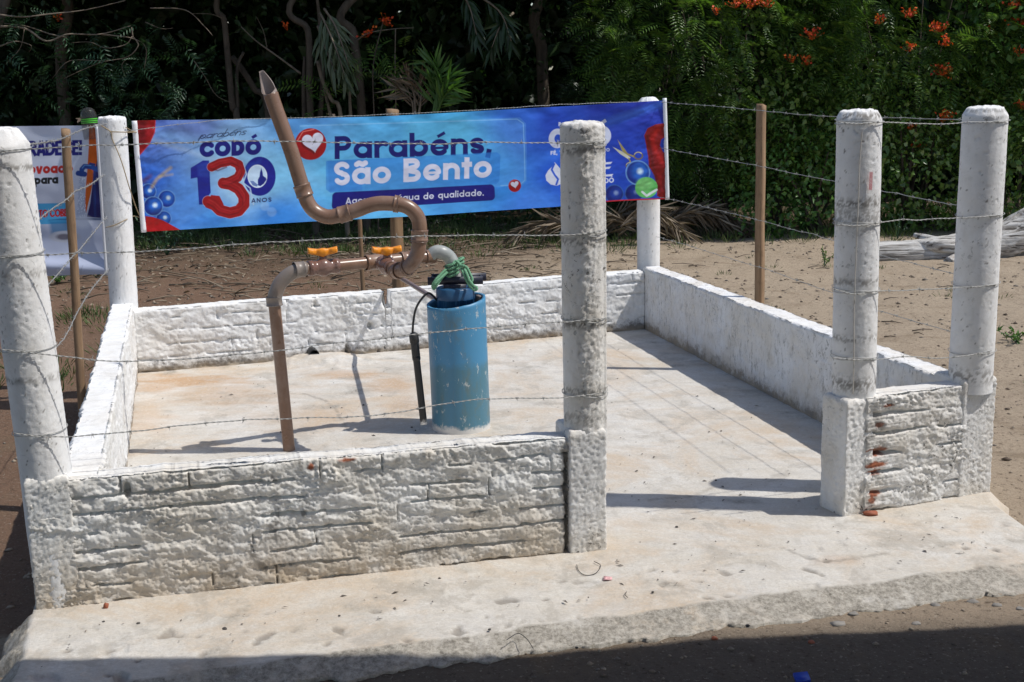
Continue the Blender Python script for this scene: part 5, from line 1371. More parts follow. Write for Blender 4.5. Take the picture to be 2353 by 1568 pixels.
def flower(pc, nf_, s_, par):
    PP = pc + rg.normal(size=(nf_, 3)) * np.array((.044, .03, .026)) * s_ ** .5
    mb = MB(); mb.add(*leaf_arrays(PP, rdir(nf_, .3), rdir(nf_, .4, (0, -1, 0), .8), (.020 + .022 * rg.rand(nf_)), .030, .2))
    c0 = pc - (0, 0, .06)
    for q in PP: mb.add(*tube(np.array([c0, (c0 + q) / 2 - (0, 0, .008), q]), .0009, 3))
    return mb.build('flower_cluster', MAT['flower'], par, False)
def shrub(name, label, cat_, c, R, kind, n, seed, flowers=(), stems=5, mat=None, size=1.0, group=None):
    base = np.array((c[0], c[1] + .1, ground_z(np.array(c[0]), np.array(c[1]))))
    e_ = empty(name, base); tag(e_, label, cat_, group)
    P_, d = shell_points(c, R, n, seed=seed)
    gz = ground_z(P_[:, 0], P_[:, 1]); ok = P_[:, 2] > gz + .02; P_, d = P_[ok], d[ok]
    if kind == 'fern':
        D = unit(d * .7 + rdir(len(P_)) * .6 + np.array((.12, -.25, .05)))
        V, F = frond_arrays(P_, D, unit(rdir(len(P_), .5) * .6 + np.array((.45, -.25, .9))), (.22 + .18 * rg.rand(len(P_))) * size, 9)
    else:
        D = unit(rdir(len(P_)) * .8 + d * .3 + np.array((0, -.15, -.45)))
        V, F = leaf_arrays(P_, D, unit(d * .6 + rdir(len(P_)) * .7 + np.array((.45, -.15, .65))), (.045 + .065 * rg.rand(len(P_)) ** 1.5) * size, (.03 + .04 * rg.rand(len(P_))) * size, .18)
    mesh('crown', V, F, mat or MAT['lf_fern'], e_, smooth=False)
    # inner leaves of the same bush, older and sparser, so that one does not look straight through
    mb = MB()
    for i in range(stems):
        a_ = rg.rand() * 6.28; tip = np.asarray(c) + np.array((math.cos(a_) * .6, math.sin(a_) * .6, .2 + .6 * rg.rand())) * np.asarray(R)
        p0 = base + np.array((rg.rand() - .5, rg.rand() - .5, 0)) * .25
        mb.add(*limb([p0, p0 * .55 + tip * .45 + (0, 0, .12), tip], .022, .006))
    mb.build('stem', MAT['bark'], e_)
    for (u, v, s_) in flowers:
        y0 = None
        # find the leaf surface in that direction: nearest crown point to the sight line
        r_ = ray(u, v); w_ = P_ - O3; tt_ = w_ @ r_ / (r_ @ r_); dist = np.linalg.norm(w_ - tt_[:, None] * r_, axis=1)
        near = tt_[dist < .16]
        dpt = (near.min() if len(near) else (np.asarray(c)[1] - R[1]) / r_[1]) - .22
        pc = O3 + r_ * dpt
        nf_ = int(26 * s_)
        flower(pc, nf_, s_, e_)
    return e_
fl = [(1866, 77, 1.2), (2022, 42, .7), (2092, 27, .8), (2090, 106, .6), (2160, 60, 1.3), (2172, 92, .9), (2168, 160, 1.5), (2340, 48, 1.0), (1855, 137, .8), (1822, 133, .5), (2330, 8, .9), (2345, 121, .8), (1760, 3, .9), (1692, 6, .8), (1725, 5, 1.1),
      (1645, 22, .4), (2178, 262, .8), (2165, 270, .5), (2092, 290, .5), (2108, 328, .6), (2350, 240, .5), (2275, 65, .5)]
shrub('flame_bush', 'tall bush with feathery dark leaves and scattered orange flowers, left part of the hedge', 'bush', (2.55, 15.3, 2.15), (1.5, 1.1, 1.6), 'fern', 2300, 1, [f for f in fl if f[0] < 1900], 7)
shrub('flame_bush', 'tall feathery bush with many orange red flowers, behind the thick right posts', 'bush', (4.75, 14.9, 2.35), (1.6, 1.2, 1.5), 'fern', 2300, 2, [f for f in fl if 1900 <= f[0] < 2250], 7)
shrub('flame_bush', 'feathery bush with orange flowers at the right edge of the photo', 'bush', (6.6, 14.3, 2.1), (1.3, 1.0, 1.7), 'fern', 1500, 3, [f for f in fl if f[0] >= 2250], 5)
shrub('climbing_vine', 'glossy broad leaved vine hanging over the hedge above the middle stake', 'vine', (3.15, 14.75, 1.55), (.85, .6, 1.35), 'vine', 3300, 4, (), 4, MAT['lf_vine'])
shrub('climbing_vine', 'glossy broad leaved vine between the two thick right posts', 'vine', (4.55, 14.25, .95), (1.15, .6, 1.15), 'vine', 4000, 5, (), 4, MAT['lf_vine'])
shrub('climbing_vine', 'bright green vine climbing high near the right edge', 'vine', (5.55, 14.0, 2.5), (.75, .5, .9), 'vine', 1500, 6, (), 3, MAT['lf_bright'], 1.1)
shrub('climbing_vine', 'low tangle of vine leaves right of the outer post', 'vine', (6.2, 13.6, .75), (1.1, .6, 1.0), 'vine', 2500, 7, (), 3, MAT['lf_vine'])
shrub('low_bush', 'low leafy bush at the foot of the hedge behind the right stake', 'bush', (3.45, 14.2, .35), (.95, .5, .75), 'vine', 1900, 8, (), 5, MAT['lf_bright'], .85)
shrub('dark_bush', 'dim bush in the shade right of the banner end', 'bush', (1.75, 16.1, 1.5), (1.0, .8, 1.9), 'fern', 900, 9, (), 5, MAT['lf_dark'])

# --- trees whose crowns roof the shaded wood; only trunks and the undersides come into view
def crown_cloud(c, R, n, size, mat, parent, lo=.3):
    P_, d = shell_points(c, R, n, lo=lo, hi=1.05, lump=.3, seed=c[0], front=False)
    V, F = leaf_arrays(P_, rdir(len(P_)), rdir(len(P_), .8), size * (.7 + .6 * rg.rand(len(P_))), size * .55 * (.7 + .6 * rg.rand(len(P_))), .15)
    return mesh('crown', V, F, mat, parent, smooth=False)
def tree(label, paths, y, crown, n, size, mat=None, bark='bark', r=(.06, .03), branches=(), leaves=(), lmat=None, name='tree'):
    b0 = atY(*paths[0][0], y); e_ = empty(name, (b0[0], y, -.1)); tag(e_, label, 'tree')
    mb = MB()
    for i, px in enumerate(paths):
        pts = [atY(u, v, y + .05 * i) for u, v in px]
        if i == 0 or pts[0][2] < .6:
            g0 = pts[0].copy(); g0[2] = -.25; g0[0] += (pts[0][0] - pts[1][0]) * .15
            if pts[0][2] > .1: pts = [g0] + pts
        rr = r if i == 0 else (r[0] * .7, r[1] * .6)
        if i == 0 and crown is not None: pts.append(np.asarray(crown[0]) - (0, 0, crown[1][2] * .4))
        mb.add(*limb(pts, rr[0], rr[1], 9))
    mb.build('trunk', MAT[bark], e_)
    if branches:
        mb = MB()
        for px, r0, r1, dy in branches:
            mb.add(*limb([atY(u, v, y + dy) + rg.normal(size=3) * .015 for u, v in px], r0 * .62, r1 * .6, 5, .05))
        mb.build('branch', MAT['bark_pale'], e_)
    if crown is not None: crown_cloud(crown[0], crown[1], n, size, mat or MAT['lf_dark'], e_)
    for (c, R, nn, sz, kind) in leaves:
        P_, d = shell_points(c, R, nn, lo=.1, front=False)
        if kind == 'fern': V, F = frond_arrays(P_, rdir(nn, -.1, (0, -1, 0), .3)[:len(P_)], rdir(len(P_), 1.2), sz * (.7 + .6 * rg.rand(len(P_))), 7)
        else: V, F = leaf_arrays(P_, rdir(len(P_), -.3), rdir(len(P_), 1), sz, sz * .5)
        mesh('foliage', V, F, lmat or MAT['lf_blue'], e_, smooth=False)
    return e_
left_br = [([(-10, 60), (60, 66), (110, 92), (160, 84), (230, 78), (300, 60)], .022, .008, -.5), ([(0, 104), (40, 96), (70, 108), (68, 122)], .014, .004, -.5), ([(-10, 36), (50, 40), (120, 30), (200, 22), (290, 2)], .016, .006, -.6),
           ([(160, 84), (110, 76), (60, 60), (10, 48)], .014, .005, -.45), ([(230, 78), (300, 82), (330, 112), (332, 165)], .013, .004, -.5), ([(300, 60), (304, 85), (318, 100), (290, 130), (235, 145), (190, 160), (150, 180)], .012, .004, -.55),
           ([(304, 85), (290, 100), (250, 108), (205, 98), (165, 92)], .010, .003, -.5), ([(235, 145), (160, 138), (120, 185)], .008, .003, -.5), ([(290, 130), (280, 150), (288, 180)], .007, .003, -.5), ([(345, 20), (420, 24), (470, 52), (492, 80)], .011, .005, -.4),
           ([(60, 66), (45, 110), (10, 150)], .008, .003, -.5), ([(330, 50), (370, 70), (400, 62)], .007, .003, -.5)]
tree('sprawling tree at the left with bare pale twisting branches above the small banner', [[(-60, 300), (-40, 60), (-10, 60)]], 14.6, ((-5.2, 15.2, 4.7), (2.6, 2.4, 1.5)), 3600, .15, branches=left_br, r=(.09, .05),
     leaves=[((-4.4, 14.3, 2.0), (1.4, .5, .45), 110, .26, 'fern'), ((-4.0, 14.2, 1.55), (.7, .4, .3), 50, .22, 'fern'), ((-5.6, 14.2, 2.45), (.9, .4, .2), 60, .24, 'fern')])
tree('slender dark tree trunk rising left of the tall spout', [[(545, 275), (535, 250), (523, 127), (515, 46), (500, -10)], [(545, 275), (545, 160), (560, 120)]], 15.6, ((-3.0, 15.8, 4.9), (2.4, 2.3, 1.6)), 3400, .15, r=(.045, .03),
     branches=[([(693, 172), (640, 125), (590, 95), (551, 61)], .022, .010, -.3), ([(620, 112), (605, 70), (590, 40)], .009, .004, -.3), ([(447, 140), (470, 180), (500, 215), (535, 240)], .010, .004, -.4), ([(515, 46), (480, 30), (440, 30)], .009, .004, -.1)])
tree('scaly slanting palm trunk behind the tall spout', [[(615, 255), (585, 205), (560, 165), (533, 130)]], 16.0, None, 0, .1, bark='bark', r=(.045, .038))
tree('pair of grey trunks with a thin pole above the word bubble heart', [[(714, 275), (711, 200), (711, 127), (706, 66), (678, -10)], [(700, 275), (698, 190), (700, 130)], [(735, 275), (741, 178), (735, 60), (728, -10)]], 15.2, ((-1.0, 15.6, 4.8), (2.4, 2.4, 1.5)), 3400, .15, bark='bark', r=(.048, .03),
     leaves=[((-2.25, 14.9, 1.55), (.28, .2, .28), 16, .30, 'fern')], lmat=MAT['lf_bright'])
tree('leaning pale stems forking low above the banner', [[(784, 275), (762, 230), (741, 185), (730, 140)], [(762, 275), (750, 225), (741, 185)], [(806, 275), (804, 235), (803, 200)]], 14.9, None, 0, .1, bark='bark_pale', r=(.032, .022))
tree('smooth dark trunk right of the palm leaves, with an orange flower spray', [[(832, 275), (822, 150), (812, 76), (818, -10)]], 15.4, ((.6, 15.9, 5.0), (2.3, 2.4, 1.5)), 3400, .15, r=(.055, .045),
     branches=[([(818, 95), (850, 75), (905, 65), (950, 64)], .014, .006, -.2), ([(818, 110), (790, 135), (760, 170)], .012, .006, -.2), ([(905, 66), (908, 150), (909, 250)], .012, .010, -.2)],
     leaves=[((-1.35, 14.9, 1.95), (.55, .3, .22), 26, .34, 'fern')], lmat=MAT['lf_fern'])
tree('broad tree hidden deep in the shade behind the right end of the banner', [[(1250, 275), (1245, 120), (1250, -10)]], 17.0, ((2.2, 17.2, 5.0), (2.4, 2.0, 1.6)), 2600, .16, r=(.09, .06))
tree('tree deep in the shade at the far left', [[(150, 275), (140, 120), (150, -10)]], 17.0, ((-6.5, 17.3, 4.6), (3.0, 2.0, 1.9)), 3000, .17, r=(.09, .06))
# orange flower sprays in the shade
eF = tree('thin flowering shoot with orange blossoms above the banner', [[(860, 275), (858, 150), (880, 50)]], 14.7, None, 0, .1, r=(.010, .006))
for (u, v, s_) in ((888, 47, 1.1), (845, 73, .8), (660, 58, .4), (132, 38, .4)):
    flower(atY(u, v, 14.65), int(26 * s_), s_, eF)

# --- palms
def palm(label, base, fr, lmat, y, wid=.05, bristle=0, cat_='palm'):
    e_ = empty('palm', (base[0], base[1], ground_z(np.array(base[0]), np.array(base[1])))); tag(e_, label, cat_)
    for pts in fr:
        P_ = cat([atY(u, v, y + dy) for u, v, dy in pts], .05)
        T_, N_, B_ = frames(P_); n_ = len(P_)
        mb = MB(); mb.add(*tube(P_, np.linspace(.016, .004, n_), 5))
        fo = mb.build('frond', MAT['bark_pale'] if lmat is not MAT['lf_palmg'] else MAT['lf_palmg'], e_)
        PP, DD, LL = [], [], []
        for i in range(2, n_):
            t = i / n_
            for sg in (-1, 1):
                side = unit(np.cross(T_[i], np.array((0, -1., .2))))
                PP.append(P_[i]); DD.append(unit(T_[i] * (.9) + sg * side * (.55 - .25 * t) + np.array((0, 0, -.35)) + rg.normal(size=3) * .12)); LL.append((.34 - .16 * abs(t - .4)) * (.8 + .4 * rg.rand()))
        PP, DD, LL = np.array(PP), np.array(DD), np.array(LL)
        V, F = leaf_arrays(PP, DD, rdir(len(PP), .2, (0, -1, 0), 1.0), LL, np.full(len(PP), wid), .12)
        mesh('leaflets', V, F, lmat, fo, smooth=False)
    return e_
palm('palm with pale drooping leaves left of the smooth trunk', (-2.1, 15.0), [[(735, 30, 0), (750, 60, -.1), (775, 120, -.2), (795, 185, -.25)], [(730, 60, 0), (745, 105, -.1), (770, 165, -.2)], [(745, 20, 0), (770, 60, -.1), (795, 130, -.2), (803, 160, -.2)]], MAT['lf_palm'], 14.8, .045)
palm('small bright green palm just above the banner edge', (-.9, 14.6), [[(995, 262, 0), (1003, 215, 0), (1012, 170, -.05)], [(1000, 262, 0), (1012, 215, 0), (1035, 175, -.1)], [(1000, 265, 0), (1005, 205, 0), (1000, 150, -.05), (992, 140, -.05)], [(1002, 265, 0), (1022, 220, -.1), (1042, 200, -.2)]], MAT['lf_palmg'], 14.4, .04)
palm('dim palm fronds hanging in the shade above the banner centre', (.1, 15.5), [[(1060, -20, 0), (1080, 20, -.1), (1095, 80, -.2)], [(1100, -10, 0), (1150, 30, -.1), (1175, 95, -.2)], [(1180, 30, 0), (1150, 60, -.1), (1130, 110, -.15)]], MAT['lf_dark'], 15.2, .05)
palm('dried palm with ragged brown leaves beside the small bright palm', (-1.25, 14.7), [[(955, 268, 0), (950, 210, 0), (935, 175, -.1)], [(950, 268, 0), (945, 230, 0), (915, 205, -.1)], [(962, 265, 0), (968, 215, 0), (962, 180, -.1)]], MAT['dry'], 14.6, .03)

# --- the wood behind: one mass
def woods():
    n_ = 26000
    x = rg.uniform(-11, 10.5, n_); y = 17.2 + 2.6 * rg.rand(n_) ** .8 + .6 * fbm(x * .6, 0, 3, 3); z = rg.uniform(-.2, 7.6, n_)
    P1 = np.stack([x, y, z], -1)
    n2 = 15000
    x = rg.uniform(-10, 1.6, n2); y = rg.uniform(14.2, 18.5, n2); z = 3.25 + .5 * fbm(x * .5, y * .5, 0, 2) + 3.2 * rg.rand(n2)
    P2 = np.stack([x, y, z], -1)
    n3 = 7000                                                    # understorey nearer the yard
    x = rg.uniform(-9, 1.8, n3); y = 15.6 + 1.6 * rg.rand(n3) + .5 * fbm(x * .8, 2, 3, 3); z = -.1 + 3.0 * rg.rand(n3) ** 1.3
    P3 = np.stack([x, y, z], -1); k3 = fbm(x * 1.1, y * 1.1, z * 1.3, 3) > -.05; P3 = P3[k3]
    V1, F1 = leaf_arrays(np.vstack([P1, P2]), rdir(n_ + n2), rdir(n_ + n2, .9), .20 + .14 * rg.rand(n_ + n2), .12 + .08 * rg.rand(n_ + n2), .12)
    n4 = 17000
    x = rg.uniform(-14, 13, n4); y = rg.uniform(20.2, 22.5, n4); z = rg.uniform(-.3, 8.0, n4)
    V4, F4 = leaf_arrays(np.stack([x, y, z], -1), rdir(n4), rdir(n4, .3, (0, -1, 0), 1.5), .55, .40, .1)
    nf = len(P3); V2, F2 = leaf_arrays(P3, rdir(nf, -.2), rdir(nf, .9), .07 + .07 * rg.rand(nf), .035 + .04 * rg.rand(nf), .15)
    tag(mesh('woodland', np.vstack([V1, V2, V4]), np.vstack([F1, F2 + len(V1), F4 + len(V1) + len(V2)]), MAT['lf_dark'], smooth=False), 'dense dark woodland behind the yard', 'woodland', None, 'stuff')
woods()

# --- grass, litter, weeds
def blades(C, n_each, spread, h0, h1, wd):
    nC = len(C); n_ = nC * n_each
    c = np.repeat(C, n_each, 0); off = rg.normal(size=(n_, 2)) * spread
    P_ = np.empty((n_, 3)); P_[:, 0] = c[:, 0] + off[:, 0]; P_[:, 1] = c[:, 1] + off[:, 1]; P_[:, 2] = ground_z(P_[:, 0], P_[:, 1]) - .004
    D = np.stack([off[:, 0] / spread * .45 + rg.normal(size=n_) * .3, off[:, 1] / spread * .45 + rg.normal(size=n_) * .3, np.ones(n_)], -1)
    L = rg.uniform(h0, h1, n_); return leaf_arrays(P_, D, rdir(n_, 0), L, np.full(n_, wd) * (.7 + .6 * rg.rand(n_)), .1)
def scatter(n, x0, x1, y0, y1, dens):
    x = rg.uniform(x0, x1, n); y = rg.uniform(y0, y1, n); k = rg.rand(n) < dens(x, y); return np.stack([x[k], y[k]], -1)
inpad = lambda x, y: (y < 9.0) & (x > -2.6 + (8 - y) * .2) & (x < 2.2)
C1 = scatter(1500, -6, 8, 11.5, 16.5, lambda x, y: sstep(12.6, 15.2, y + .9 * fbm(x * .8, y * .8, 1, 3)) * .8)
C2 = scatter(900, -5, 7, 4.5, 13.5, lambda x, y: np.where(inpad(x, y), 0, sstep(.1, .5, fbm(x * .9, y * .9, 5, 3)) * .55))
C3 = scatter(160, -3.6, -2.5, 8.0, 10.2, lambda x, y: .75 * sstep(-.3, .3, fbm(x * 2, y * 2, 7, 2)) + 0 * x)
Va, Fa = blades(C1, 26, .07, .05, .17, .008); Vb, Fb = blades(C2, 14, .035, .02, .07, .006); Vc, Fc = blades(C3, 22, .05, .03, .11, .008)
Vs = [Va, Vb, Vc]; Fs = [Fa, Fb + len(Va), Fc + len(Va) + len(Vb)]
tag(mesh('grass', np.vstack(Vs), np.vstack(Fs), MAT['grass'], smooth=False), 'scattered tufts of short grass on the bare soil', 'grass', None, 'stuff')
n_ = 5200
x = rg.uniform(-7, 5.5, n_); y = 9.2 + 7.5 * rg.rand(n_) ** .75
k = rg.rand(n_) < (.15 + .85 * sstep(10.5, 14, y + fbm(x, y, 3, 2))) * sstep(2.2, -.8, x - .5 * sstep(13.5, 15, y) * 4); x, y = x[k], y[k]
P_ = np.stack([x, y, ground_z(x, y) + .006 + .015 * rg.rand(len(x))], -1); D = rdir(len(x)); D[:, 2] *= .25
V, F = leaf_arrays(P_, D, rdir(len(x), 2.5), .04 + .12 * rg.rand(len(x)) ** 3, .012 + .03 * rg.rand(len(x)), .2)
n2 = 700; x2 = rg.uniform(-6, 1.2, n2); y2 = rg.uniform(10.5, 16.3, n2); mb = MB(); mb.add(V, F)
for a_, b_ in zip(x2, y2):
    L_ = .1 + .5 * rg.rand() ** 3; q_ = rg.rand() * 6.28; p0 = np.array((a_, b_, float(ground_z(np.array(a_), np.array(b_))) + .01)); p1 = p0 + L_ * np.array((math.cos(q_), math.sin(q_) * .6, .18 * rg.rand()))
    mb.add(*tube(np.array([p0, (p0 + p1) / 2 + (0, 0, .02 * rg.rand()), p1]), np.array([.007, .006, .003]), 4))
tag(mb.build('leaf_litter', MAT['dry'], None, False), 'dry fallen leaves and twigs on the ground under the trees', 'leaf litter', None, 'stuff')
def grit(n_, x0, x1, y0, y1, dens, r0, r1):
    q = scatter(n_, x0, x1, y0, y1, dens); k = len(q); r_ = r0 + (r1 - r0) * rg.rand(k) ** 3
    base = np.array([(1, 0, 0), (.3, .95, 0), (-.8, .6, 0), (-.8, -.6, 0), (.3, -.95, 0), (0, 0, .7), (0, 0, -.5)])
    V = base[None] * (1 + .5 * rg.normal(size=(k, 7, 1)).clip(-.8, .8)) * r_[:, None, None]
    V[..., 0] += q[:, :1]; V[..., 1] += q[:, 1:]; V[..., 2] += ground_z(q[:, 0], q[:, 1])[:, None] + r_[:, None] * .15
    f = np.array([[i, (i + 1) % 5, 5] for i in range(5)] + [[(i + 1) % 5, i, 6] for i in range(5)])
    return V.reshape(-1, 3), (np.arange(k)[:, None, None] * 7 + f[None]).reshape(-1, 3)
mb = MB()
mb.add(*grit(16000, -5, 8, 4.2, 14.5, lambda x, y: np.where(inpad(x, y), 0, .25 + .75 * sstep(-.1, .4, fbm(x * .8, y * .8, 9, 3))), .004, .022))
mb.add(*grit(3000, -2.5, 2.6, 3.0, 4.3, lambda x, y: (y < 3.30 + .242 * (x + 1.5) + .02) * (.3 + .7 * sstep(-.2, .3, fbm(x * 4, y * 4, 2, 2))), .002, .011))
mb.add(*grit(1500, 2.0, 4.5, 4.0, 8, lambda x, y: .6 + 0 * x, .003, .014))
MAT['grit'] = mat_leaf('grit', [(.10, .075, .055), (.20, .155, .115), (.34, .28, .21), (.14, .125, .11)], .9, 0.0)
tag(mb.build('gravel', MAT['grit'], None, False), 'loose grit and small clods strewn over the soil', 'gravel', None, 'stuff')
n2 = 260; x2 = rg.uniform(-.5, 6.5, n2); y2 = rg.uniform(7.5, 14.2, n2); mb = MB()
for a_, b_ in zip(x2, y2):
    if inpad(a_, b_): continue
    L_ = .04 + .22 * rg.rand() ** 3; q_ = rg.rand() * 6.28; p0 = np.array((a_, b_, float(ground_z(np.array(a_), np.array(b_))) + .004)); p1 = p0 + L_ * np.array((math.cos(q_), math.sin(q_) * .6, .1 * rg.rand()))
    mb.add(*tube(np.array([p0, (p0 + p1) / 2 + (0, 0, .008), p1]), np.array([.004, .0035, .002]), 4))
tag(mb.build('twigs', MAT['bark'], None, False), 'short dark twigs strewn over the sand on the right', 'twigs', None, 'stuff')
# heap of dry fallen palm fronds at the back right post
e_ = empty('dry_frond_heap', (1.35, 14.0, -.1)); tag(e_, 'heap of dry grey palm fronds on the ground by the back right post', 'dry fronds')
for i in range(8):
    x0 = .75 + .14 * i + .2 * rg.rand(); y0 = 13.7 + .8 * rg.rand(); q_ = rg.choice([0.1, -.15, .3]) + rg.normal() * .15; s_ = rg.choice([-1, 1]); L_ = .6 + .4 * rg.rand()
    P0 = cat([(x0, y0, .04 + .1 * rg.rand()), (x0 + s_ * L_ * .5, y0 + q_ * .4, .16 + .16 * rg.rand()), (x0 + s_ * L_, y0 + q_ * .8, .0 + .1 * rg.rand())], .04)
    T_, N_, B_ = frames(P0); mb = MB(); mb.add(*tube(P0, np.linspace(.014, .004, len(P0)), 5)); fo = mb.build('frond', MAT['bark_pale'], e_)
    m_ = len(P0); PP = np.repeat(P0, 4, 0); DD = unit(np.repeat(T_, 4, 0) * .8 + rdir(m_ * 4) * .55 + np.array((0, 0, -.35)))
    V, F = leaf_arrays(PP, DD, rdir(m_ * 4, .5), .16 + .22 * rg.rand(m_ * 4), np.full(m_ * 4, .022), .2); mesh('leaflets', V, F, MAT['dry'], fo, smooth=False)
def weed(label, u, v, h, n, mat, spread=.5, zz=-.08, size=.05):
    b_ = atZ(u, v, zz); b_[2] = float(ground_z(np.array(b_[0]), np.array(b_[1]))); e_ = empty('weed_plant', b_); tag(e_, label, 'weed', 'weeds in the yard')
    mb = MB(); PP, DD = [], []
    for i in range(max(4, n // 14)):
        a_ = rg.rand() * 6.28; tip = b_ + np.array((math.cos(a_) * spread * h * (.4 + rg.rand()), math.sin(a_) * spread * h, h * (.5 + .5 * rg.rand()))); mid = (b_ + tip) / 2 + (0, 0, h * .12)
        P_ = cat([b_, mid, tip], .02); mb.add(*tube(P_, np.linspace(.004, .0015, len(P_)), 4))
        q_ = rg.randint(len(P_) // 4, len(P_), 14); PP.append(P_[q_]); DD.append(rdir(14, .3))
    mb.build('stem', MAT['lf_blue'], e_); PP, DD = np.vstack(PP), np.vstack(DD)
    V, F = leaf_arrays(PP, DD, rdir(len(PP), 1.2), size * (.6 + .8 * rg.rand(len(PP))), size * .45, .2); mesh('leaves', V, F, mat, e_, smooth=False)
weed('bluish bushy weed on the brown soil under the left end of the banner', 385, 585, .42, 170, MAT['lf_blue'], .6)
weed('second bluish weed under the banner, right of its red corner', 430, 565, .34, 110, MAT['lf_blue'], .6)
weed('thin weed on the soil below the banner near the spout bend', 640, 535, .25, 60, MAT['lf_blue'], .7)
weed('leafy weed under the banner just left of the middle post', 1245, 515, .38, 150, MAT['lf_fern'], .7)
weed('grassy weed below the banner centre', 1052, 520, .26, 110, MAT['lf_bright'], .7)
weed('leafy weed beside the heap of dry fronds', 1430, 530, .34, 130, MAT['lf_blue'], .7)
weed('tall weed at the hedge foot left of the wooden stake', 1660, 500, .5, 200, MAT['lf_blue'], .6)
weed('broad tall weed at the hedge foot right of the wooden stake', 1850, 540, .62, 260, MAT['lf_bright'], .6, size=.07)
weed('spindly grey weed on the sand behind the driftwood', 2062, 560, .34, 60, MAT['lf_blue'], .5, size=.03)
weed('small green weed on the sand at the right edge', 2335, 800, .10, 50, MAT['lf_bright'], .9, size=.04)
weed('tiny weed on the sand left of the driftwood', 1895, 612, .16, 40, MAT['lf_fern'], .8, size=.035)
weed('green weed clump at the foot of the left vertical banner', 135, 690, .16, 120, MAT['lf_bright'], 1.0, -.25, .05)
weed('dark green weed beside the back left post', 225, 672, .18, 100, MAT['lf_fern'], 1.0, -.25, .045)
weed('tall green weeds right of the outermost post, by the driftwood', 2330, 520, .5, 200, MAT['lf_bright'], .6, size=.06)
weed('low weeds behind the driftwood between the thick posts', 2130, 530, .40, 200, MAT['lf_blue'], .7, size=.05)

# flecks of leaf, chips and soot trodden on the floor
n_ = 1500; u_ = rg.rand(n_); x = rg.uniform(-2.3, 1.95, n_); y = rg.uniform(3.45, 8.6, n_)
Lx = np.interp(y, [3.3, 4.0, 7.6], [-1.45, -1.55, -2.2]); Rx = np.interp(y, [3.9, 5, 8.6], [1.95, 1.70, .9]); fy = 3.50 + .25 * (x + 1.5)
k = (x > Lx + .05) & (x < Rx - .03) & (y > fy) & (y < 7.55 + .33 * (x + 2.27)) & (rg.rand(n_) < .35 + .65 * (y < 5.2)) & ~((np.abs(y - (4.06 + .237 * (x + 1.6))) < .22) & (x < .34))
x, y = x[k], y[k]; P_ = np.stack([x, y, np.full(len(x), .004)], -1); D = rdir(len(x)); D[:, 2] *= .08
V, F = leaf_arrays(P_, D, rdir(len(x), 4), .006 + .030 * rg.rand(len(x)) ** 4, .004 + .008 * rg.rand(len(x)) ** 2, .25)
MAT['fleck'] = mat_leaf('floor_fleck', [(.05, .042, .034), (.14, .12, .10), (.09, .08, .075), (.24, .20, .16)], .9, 0.0)
tag(mesh('floor_debris', V, F, MAT['fleck'], smooth=False), 'tiny dark flecks of leaf and grit on the concrete floor', 'debris', None, 'stuff')
# ------------------------------------------------------------------ driftwood
m, nt, b, o = newmat('bleached_wood'); n = NB(nt)
g_ = n.noise(1, 7, .65, .5, stretch=(1.6, 30, 30)); c = n.ramp(g_, (.36, (.07, .062, .055)), (.44, (.33, .31, .285)), (.56, (.60, .585, .56)))
c = n.mix(n.ramp(n.noise(5, 6, .7), (.56, 0), (.70, .7)), c, (.22, .16, .11))
setp(nt, b, n, c, .8, normal=n.bump(g_, .9, .02), spec=.2)
dw = empty('driftwood', (3.9, 12.0, -.08)); tag(dw, 'bleached grey driftwood log lying on the sand behind the thick right posts', 'log')
def log(name, pts, rs, seed, par=dw):
    P_ = cat(pts, .02); tt = np.linspace(0, 1, len(P_)); r_ = np.interp(tt, np.linspace(0, 1, len(rs)), rs)
    T_, N_, B_ = frames(P_); k = 36; a_ = np.linspace(0, 2 * np.pi, k, endpoint=False)
    s_ = tt[:, None] * np.linalg.norm(P_[-1] - P_[0]); A2 = a_[None]
    rr = r_[:, None] * (1 + .13 * fbm(np.cos(A2) * 1.6, np.sin(A2) * 1.6, s_ * 2.2 + seed, 3) - .10 * sstep(.16, .0, np.abs(fbm(np.cos(A2) * 4.5, np.sin(A2) * 4.5, s_ * 1.0 + seed, 3))))
    V = P_[:, None] + rr[..., None] * (np.cos(a_)[None, :, None] * N_[:, None] + np.sin(a_)[None, :, None] * B_[:, None])
    V = V.reshape(-1, 3); n0 = len(V); V = np.vstack([V, P_[0], P_[-1]]); j = np.arange(k); lo = (len(P_) - 1) * k
    return mesh(name, V, [gridF(len(P_), k, True), np.stack([(j + 1) % k, j, np.full(k, n0)], -1), np.stack([lo + j, lo + (j + 1) % k, np.full(k, n0 + 1)], -1)], m, par)
yd = 12.05
log('trunk', [atY(1985, 588, yd), atY(2060, 585, yd), atY(2130, 582, yd), atY(2200, 577, yd + .05), atY(2270, 568, yd + .1), atY(2320, 549, yd + .1), atY(2360, 522, yd + .1), atY(2420, 478, yd + .1), atY(2490, 440, yd + .1)], [.125, .13, .135, .165, .20, .20, .18, .15, .11], 2)
log('root', [atY(2215, 568, yd), atY(2170, 566, yd - .12), atY(2120, 563, yd - .05), atY(2082, 562, yd + .05)], [.09, .075, .055, .035], 5)
log('root', [atY(2200, 560, yd + .1), atY(2150, 555, yd + .15), atY(2120, 546, yd + .2), atY(2100, 540, yd + .25)], [.07, .06, .045, .02], 8)
log('root', [atY(2230, 585, yd), atY(2200, 598, yd - .2), atY(2178, 604, yd - .3)], [.10, .075, .05], 11)

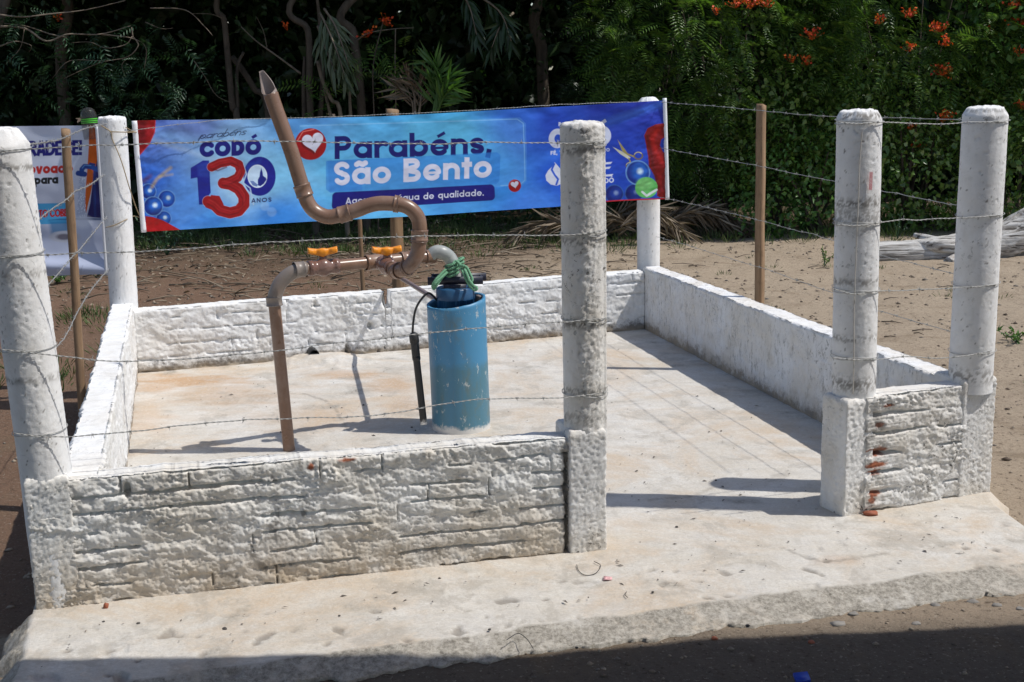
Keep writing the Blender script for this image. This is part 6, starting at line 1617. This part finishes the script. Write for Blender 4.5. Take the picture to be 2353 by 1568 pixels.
# ------------------------------------------------------------------ small things lying about
def lump(name, label, p, r, mat, seed, cat_, group=None, sc=(1, 1, .6)):
    k1, k2 = 10, 14; ph_ = np.linspace(.01, np.pi - .01, k1)[:, None]; th_ = np.linspace(0, 2 * np.pi, k2, endpoint=False)[None]
    d = np.stack([np.sin(ph_) * np.cos(th_), np.sin(ph_) * np.sin(th_), np.cos(ph_) + 0 * th_], -1)
    d = d * (1 + .35 * fbm(d[..., 0] * 1.3 + seed, d[..., 1] * 1.3, d[..., 2] * 1.3, 2))[..., None] * r * np.array(sc)
    return tag(mesh(name, np.asarray(p) + (0, 0, r * sc[2] * .6) + d.reshape(-1, 3), gridF(k1, k2, True), mat, smooth=False), label, cat_, group)
for i, (u, v, r_) in enumerate([(516, 1447, .008), (318, 1434, .006), (238, 1430, .005), (1125, 1448, .005), (1500, 1362, .005), (780, 1416, .004), (1010, 1330, .005), (955, 990, .004), (835, 932, .007), (946, 983, .006), (962, 1020, .004), (760, 938, .004), (1645, 1105, .005), (1718, 1440, .007), (1325, 1490, .005), (1555, 1212, .006)]):
    lump('pebble', 'small dark pebble lying on the pale concrete floor', atZ(u, v, 0), r_, MAT['pebble'], i, 'pebble', 'dark pebbles on the concrete')
for i, (u, v, r_) in enumerate([(1898, 1402, .022), (1925, 1442, .020), (1960, 1419, .014), (2150, 1400, .014), (2235, 1388, .016), (2290, 1397, .014), (2105, 1440, .012), (2345, 1405, .013)]):
    lump('gravel_stone', 'grey stone lying in the dirt at the edge of the apron', (lambda q: (q[0], q[1], float(ground_z(np.array(q[0]), np.array(q[1]))) - .45 * r_))(atZ(u, v, -.06)), r_, mat_plain('grey_stone', (.22, .205, .185), .85, var=.35, bump=.5) if i == 0 else bpy.data.materials['grey_stone'], i + 40, 'stone', 'grey stones along the apron edge', (1.3, .9, .6))
lump('brick_chip', 'small red brick chip on the apron at the left end of the front wall', atZ(244, 1398, 0), .011, MAT['brickred'], 3, 'brick chip', None, (.8, .8, 1.1))
lump('brick_chip', 'flat red brick chip at the foot of the short wall stub', atZ(2000, 1184, 0), .024, MAT['brickred'], 9, 'brick chip', None, (1.2, .7, .5))
lump('brick_chip', 'red brick chip in the dirt below the opening', atZ(1642, 1470, -.05), .010, MAT['brickred'], 12, 'brick chip')
lump('brick_chip', 'orange brick chip in the dirt at the shade line', atZ(1864, 1479, -.05), .011, MAT['brickred'], 15, 'brick chip')
pc = atZ(1396, 1330, .004); V = np.array([pc + (-.016, -.012, .001), pc + (.014, -.016, .003), pc + (.017, .012, .001), pc + (-.012, .016, .004)])
tag(mesh('paper_scrap', np.vstack([V, V - (0, 0, .0012)]), np.array([[0, 1, 2, 3], [7, 6, 5, 4], [0, 4, 5, 1], [1, 5, 6, 2], [2, 6, 7, 3], [3, 7, 4, 0]]), mat_plain('pink_paper', (.72, .42, .42), .8, var=.3, scale=200), smooth=False), 'scrap of pink patterned paper lying on the apron', 'paper scrap')
bp = atZ(1842, 1566, -.05); tag(mesh('blue_scrap', *box(bp + (0, 0, .012), (.022, .004, 0), (-.002, .014, .006), (0, -.001, .005)), mat_plain('blue_plastic', (.01, .05, .42), .4), smooth=False), 'bit of bright blue plastic lying in the shaded dirt', 'plastic scrap')
mb = MB()
for pts in ([(1325, 1298), (1330, 1312), (1345, 1322), (1368, 1318), (1380, 1300), (1365, 1290)], [(1440, 1360), (1436, 1366), (1442, 1373)], [(1165, 1470), (1190, 1456), (1210, 1468), (1225, 1490)]):
    mb.add(*tube(cat([atZ(u, v, .004) for u, v in pts], .006), .0013, 5))
tag(mb.build('wire_scrap', MAT['black']), 'thin dark bits of wire and twig dropped on the apron', 'wire scrap')
